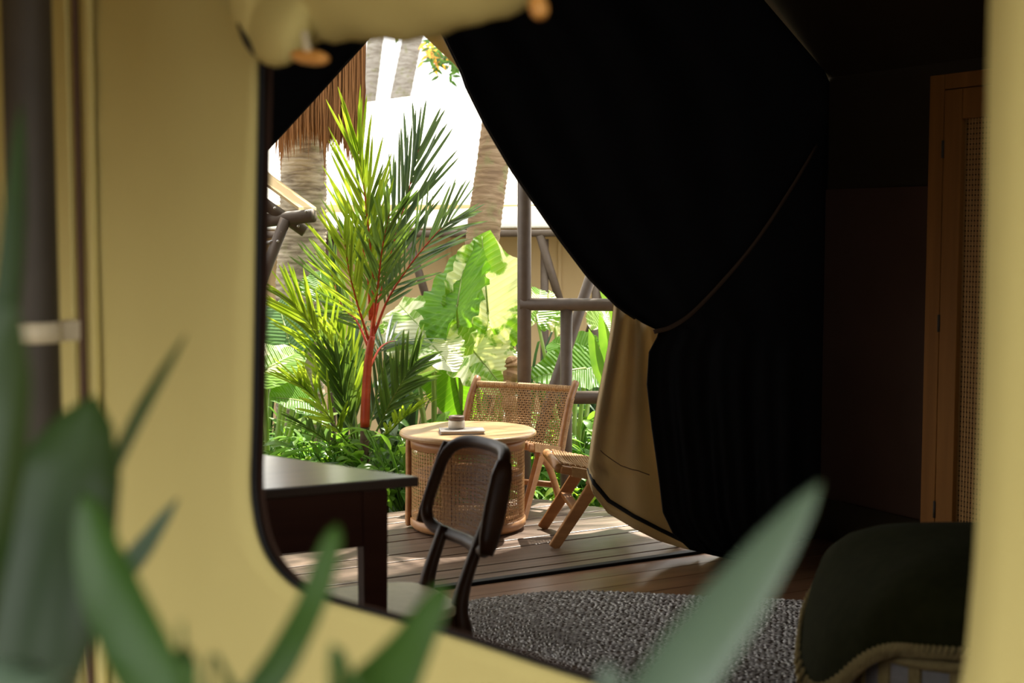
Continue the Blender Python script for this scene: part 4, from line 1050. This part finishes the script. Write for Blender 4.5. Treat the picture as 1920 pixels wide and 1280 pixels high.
# ------------------------------------------------------------------ lance leaved and strap leaved plants
def strap_plant(name, px, Y, label, cat, blades, mt, group=None):
    b = gp(px, Y); r = empty(name, b, label, cat, group)
    for pts, w in blades:
        path = smooth_path([b] + [at(x, y, Y + d) for x, y, d in pts], 6)
        mb = MB(); strip_leaf(mb, path, w, V((random.uniform(-.5, .5), -1, .4)), .22, [(0, .12), (.35, .25), (.6, .9), (.75, 1), (.9, .6), (1, .03)]); mb.build('leaf', mt, r, smooth=True)
    return r
strap_plant('bird_of_paradise', 1128, 8.75, 'plant with upright pointed bright green leaves beside the tent flap', 'plant',
    [(((1135, 760, 0), (1122, 690, 0), (1104, 616, 0)), .085), (((1145, 730, .05), (1140, 660, .05), (1124, 588, .05)), .09), (((1150, 640, .1), (1140, 560, .1), (1122, 520, .1)), .08), (((1150, 760, .02), (1165, 690, .0), (1172, 610, .0)), .09)], M['shrub'])
rnd = random.Random(5)
def fan(name, px, Y, label, n, hgt, spr, w, mt, group):
    b = gp(px, Y); r = empty(name, b, label, 'plant', group)
    for k in range(n):
        a = rnd.uniform(0, 6.283); s = rnd.uniform(.25, 1) * spr; h = hgt * rnd.uniform(.6, 1.05); d = V((math.cos(a), math.sin(a), 0))
        p = [b, b + d * s * .25 + Z * h * .55, b + d * s * .65 + Z * h * .92, b + d * s + Z * h * rnd.uniform(.75, 1.0)]
        mb = MB(); strip_leaf(mb, smooth_path(p, 3), w * rnd.uniform(.8, 1.2), d * -.5 + Z, .25); mb.build('leaf', mt, r, smooth=True)
for px, Y, lab, n, h, sp, w, mt in (
    (500, 10.6, 'dark strappy plant behind the silvery leaves', 14, 1.35, .45, .07, 'dark_leaf'),
    (640, 11.0, 'dark strappy plant hidden behind the red stemmed palm', 14, 1.25, .5, .07, 'dark_leaf'),
    (770, 10.7, 'dark strappy plant between red palm and leaning trunk', 18, 1.15, .5, .06, 'dark_leaf'),
    (735, 10.2, 'dark broad bladed plant behind the white variegated leaves', 16, .95, .45, .07, 'dark_leaf'),
    (985, 10.6, 'dark strappy plant behind the tall deck post', 16, 1.25, .5, .06, 'dark_leaf'),
    (1030, 10.0, 'dark spiky plant below the deck railing', 18, .95, .5, .06, 'dark_leaf'),
    (1110, 10.2, 'dark strappy plant right of the railing', 14, 1.1, .5, .07, 'dark_leaf'),
    (905, 10.9, 'dark strappy plant behind the crinkled elephant ear', 14, .9, .45, .06, 'dark_leaf'),
    (420, 10.0, 'dark strappy plant at the far left edge', 14, 1.1, .5, .07, 'dark_leaf'),
    (560, 9.7, 'mid green bladed plant at the foot of the thick trunk', 16, .75, .4, .05, 'shrub2')):
    fan('strap_leaf_plant', px, Y, lab, n, h, sp, w, M[mt], 'strappy plants at the back')

# ------------------------------------------------------------------ low planting: shared meshes, one object per plant
def low_mesh(name, n, hgt, spr, w, mt, seed, prof=None, seg=3):
    rn = random.Random(seed); mb = MB()
    for k in range(n):
        a = rn.uniform(0, 6.283); d = V((math.cos(a), math.sin(a), 0)); s = spr * rn.uniform(.2, 1); h = hgt * rn.uniform(.35, 1.05)
        b = V((rn.uniform(-.03, .03), rn.uniform(-.03, .03), 0)); L = rn.uniform(.7, 1.1)
        j = b + d * s * .6 + Z * h * .85
        mb.tube([b, b + d * s * .25 + Z * h * .5, j], .004, 4, cap=False)
        e = j + (d * rn.uniform(.5, 1) + Z * rn.uniform(-.5, .5)).normalized() * (w * 2.4 * L)
        strip_leaf(mb, smooth_path([j, lerp(j, e, .5) + Z * .015, e], seg), w * L, Z * .9 - d * .3 + V((rn.uniform(-.4, .4), rn.uniform(-.6, .2), 0)), .2, prof or [(0, .2), (.2, .8), (.45, 1), (.75, .65), (1, .03)])
    return mb.mesh(name, M[mt], True)
protos = {
    'leafy': [low_mesh('leafy_plant', 46, .50, .32, .055, 'shrub', 41), low_mesh('leafy_plant', 42, .42, .30, .065, 'shrub3', 42), low_mesh('leafy_plant', 46, .46, .32, .05, 'shrub2', 43)],
    'grass': [low_mesh('grassy_plant', 40, .34, .34, .035, 'shrub', 44, [(0, .6), (.4, 1), (1, .03)]), low_mesh('grassy_plant', 36, .40, .3, .03, 'shrub3', 45, [(0, .6), (.4, 1), (1, .03)])],
    'broad': [low_mesh('broad_leaf_plant', 18, .40, .30, .12, 'ear_deep', 46, [(0, .5), (.15, .95), (.4, 1), (.75, .55), (1, .03)]), low_mesh('broad_leaf_plant', 16, .36, .28, .13, 'silver', 47, [(0, .5), (.15, .95), (.4, 1), (.75, .55), (1, .03)])]}
info = {'leafy': ('leafy_ground_plant', ('small leafed fresh green plant', 'small leafed yellow green plant', 'small leafed dark green plant'), 'low leafy plants'), 'grass': ('grassy_ground_plant', ('narrow bladed green plant', 'narrow bladed yellow green plant'), 'low grassy plants'), 'broad': ('broad_leaf_ground_plant', ('low broad leaved deep green plant', 'low broad leaved silvery plant'), 'low broad leaved plants')}
rn = random.Random(77)
def place(kind, var, px, Y, sc, where):
    nm, lb, gr_ = info[kind]; lb = lb[var]; o = bpy.data.objects.new(nm, protos[kind][var]); COL.objects.link(o)
    o.location = gp(px, Y) - Z * .01; o.rotation_euler = (0, 0, rn.uniform(0, 6.28)); o.scale = (sc, sc, sc * rn.uniform(.9, 1.15))
    tag(o, lb + ' ' + where, 'plant', gr_ + ' ' + where)
for i in range(34):
    px = 440 + 330 * ((i * .618) % 1); Y = 8.35 + 1.3 * ((i * .381) % 1)
    k = ('leafy', 'grass', 'broad')[(i * 7) % 3]; place(k, i % len(protos[k]), px, Y, rn.uniform(.9, 1.35), 'in the bed at the foot of the palm fronds')
for i in range(10):
    px = 250 + 180 * ((i * .618) % 1); Y = 8.2 + 1.4 * ((i * .381) % 1)
    k = ('leafy', 'grass', 'broad')[i % 3]; place(k, i % len(protos[k]), px, Y, rn.uniform(1.0, 1.5), 'left of the canopy strut')
for i in range(16):
    px = 770 + 200 * ((i * .618) % 1); Y = 8.75 + 1.2 * ((i * .381) % 1)
    k = ('leafy', 'grass', 'leafy')[i % 3]; place(k, i % len(protos[k]), px, Y, rn.uniform(.9, 1.3), 'under the elephant ears behind the round table')
for i in range(20):
    px = 985 + 190 * ((i * .618) % 1); Y = 8.55 + 1.2 * ((i * .381) % 1)
    k = ('leafy', 'leafy', 'broad')[i % 3]; place(k, (0, 1, 0, 2)[i % 4] % len(protos[k]), px, Y, rn.uniform(.95, 1.45), 'beside the deck behind the lounge chairs')
for i in range(10):
    px = 1010 + 150 * i / 9; Y = 8.3 + .12 * (i % 3); place('leafy', (1, 0)[i % 2], px, Y, .75, 'along the right edge of the deck')

# ------------------------------------------------------------------ flowering tree beyond the roof
YF = 19.0
ft = empty('flowering_tree', V((at(960, 0, YF).x, YF, GZ)), 'distant tree with small green leaves and orange blossom beyond the roof', 'tree')
top = at(900, 80, YF)
stalk(ft, [V((top.x + .5, YF, GZ)), V((top.x + .45, YF, 2)), top, at(930, -80, YF)], .12, .05, M['bark_far'], 'trunk')
stalk(ft, [at(905, 100, YF), at(870, 110, YF), at(820, 112, YF)], .03, .012, M['bark_far'], 'branch')
rn2 = random.Random(9)
for mtname, nleaf, nm in (('shrub2', 170, 'foliage'), ('orange_flower', 40, 'blossom')):
    mb = MB()
    for k in range(nleaf):
        c = at(rn2.uniform(805, 900) if nm == 'foliage' else rn2.uniform(796, 830), 0, YF); t = (c.x - at(800, 0, YF).x) / (at(900, 0, YF).x - at(800, 0, YF).x)
        zz = at(0, lerp(95, 130, t) + rn2.gauss(0, 14) if nm == 'foliage' else rn2.uniform(80, 120), YF).z
        p = V((c.x, YF + rn2.uniform(-.4, .4), zz)); d = V((rn2.uniform(-1, 1), rn2.uniform(-.6, .6), rn2.uniform(-1, .4))).normalized()
        strip_leaf(mb, [p, p + d * .05, p + d * .10, p + d * .14], .055, V((0, -1, .3)), .2, [(0, .3), (.4, 1), (1, .05)])
    tag(mb.build(nm, M[mtname], ft), kind='stuff')
hf = empty('hanging_frond', at(742, -60, 14), 'dark tip of a palm frond hanging down in front of the bright sky', 'frond')
for k in range(6):
    mb = MB(); strip_leaf(mb, [at(738 + k * 1.5, -60, 14), at(739 + k * 1.5, 20, 14), at(740 + k, 50 + 5 * k, 14), at(741, 62 + 4 * k, 14)], .03, TOC, .2); mb.build('leaflet', M['dark_leaf'], hf)

# ------------------------------------------------------------------ foreground plants outside the window
def fore_plant(label, base, blades, group='foreground plants'):
    r = empty('foreground_plant', base, label, 'plant', group)
    for pts, w, mt, nrm, prof in blades:
        p3 = [at(x, y, Y) for x, y, Y in pts]; path = smooth_path([base, p3[0] + (p3[0] - p3[1]) * .8 + V((0, 0, -.05))] + p3, 8)
        n0 = 2 * 8 / (len(path) - 1)                       # fraction of the path below the blade
        mb = MB(); pr = [(0, .10), (n0 * .8, .14)] + [(n0 + (1 - n0) * t, v) for t, v in (prof or [(0, .35), (.3, .9), (.5, 1), (.75, .8), (.92, .4), (1, .04)])]
        strip_leaf(mb, path, w, V(nrm), .16, pr); mb.build('leaf', M[mt], r, smooth=True, solid=.0012)
    return r
fore_plant('foreground plant with big dark leaves in front of the tent pole', V((-.34, 1.02, GZ)), [
    (((40, 1330, 1.05), (75, 1130, 1.08), (120, 930, 1.12), (178, 742, 1.16)), .100, 'fore', (.2, -1, .3), [(0, .75), (.3, .98), (.5, 1), (.75, .80), (.92, .42), (1, .04)]),
    (((120, 1290, 1.15), (175, 1000, 1.18), (250, 810, 1.22), (348, 628, 1.25)), .036, 'fore', (-.8, -.6, .1), None),
    (((90, 1290, 1.12), (150, 1160, 1.18), (245, 1060, 1.25), (334, 934, 1.3)), .030, 'fore_grey', (-.3, -.8, .5), None),
    (((-60, 1300, .98), (-40, 1000, .98), (-5, 760, 1.0), (22, 560, 1.0)), .050, 'fore', (.5, -.9, .2), None),
    (((-60, 1250, 1.1), (-15, 800, 1.15), (20, 480, 1.2), (40, 190, 1.25)), .024, 'fore', (.5, -.9, .2), None),
    (((-30, 1340, .9), (40, 1270, .92), (90, 1262, .95), (140, 1290, .98)), .05, 'fore_grey', (.0, -.5, .9), None)])
fore_plant('foreground plant with a bright arching green leaf at lower left', V((-.16, .92, GZ)), [
    (((330, 1360, .92), (262, 1220, .95), (195, 1070, 1.0), (158, 925, 1.05)), .048, 'fore_lit', (-.2, -1, .3), [(0, .8), (.3, 1), (.6, .95), (.8, .7), (.93, .45), (1, .1)]),
    (((352, 1330, .95), (348, 1270, .96), (342, 1235, .97), (338, 1212, .98)), .02, 'fore_lit', (0, -1, .3), None)])
fore_plant('foreground plant with two green blades rising under the window sill', V((-.03, .98, GZ)), [
    (((470, 1340, 1.02), (535, 1230, 1.04), (590, 1120, 1.07), (632, 985, 1.1)), .030, 'fore_lit', (-.3, -1, .3), [(0, .9), (.3, .9), (.6, .8), (.85, .7), (.95, .5), (1, .1)]),
    (((680, 1350, .98), (735, 1270, 1.0), (785, 1190, 1.02), (836, 1095, 1.04)), .050, 'fore_lit', (-.3, -1, .4), [(0, 1), (.3, .95), (.6, .65), (.85, .45), (.95, .3), (1, .05)])])
fore_plant('foreground plant with one large grey green leaf at lower right', V((.10, .80, GZ)), [
    (((1200, 1390, .86), (1290, 1250, .88), (1400, 1100, .91), (1538, 905, .95)), .046, 'fore_grey', (-.25, -.8, .55), [(0, .95), (.35, 1), (.6, .9), (.8, .62), (.93, .32), (1, .03)])])
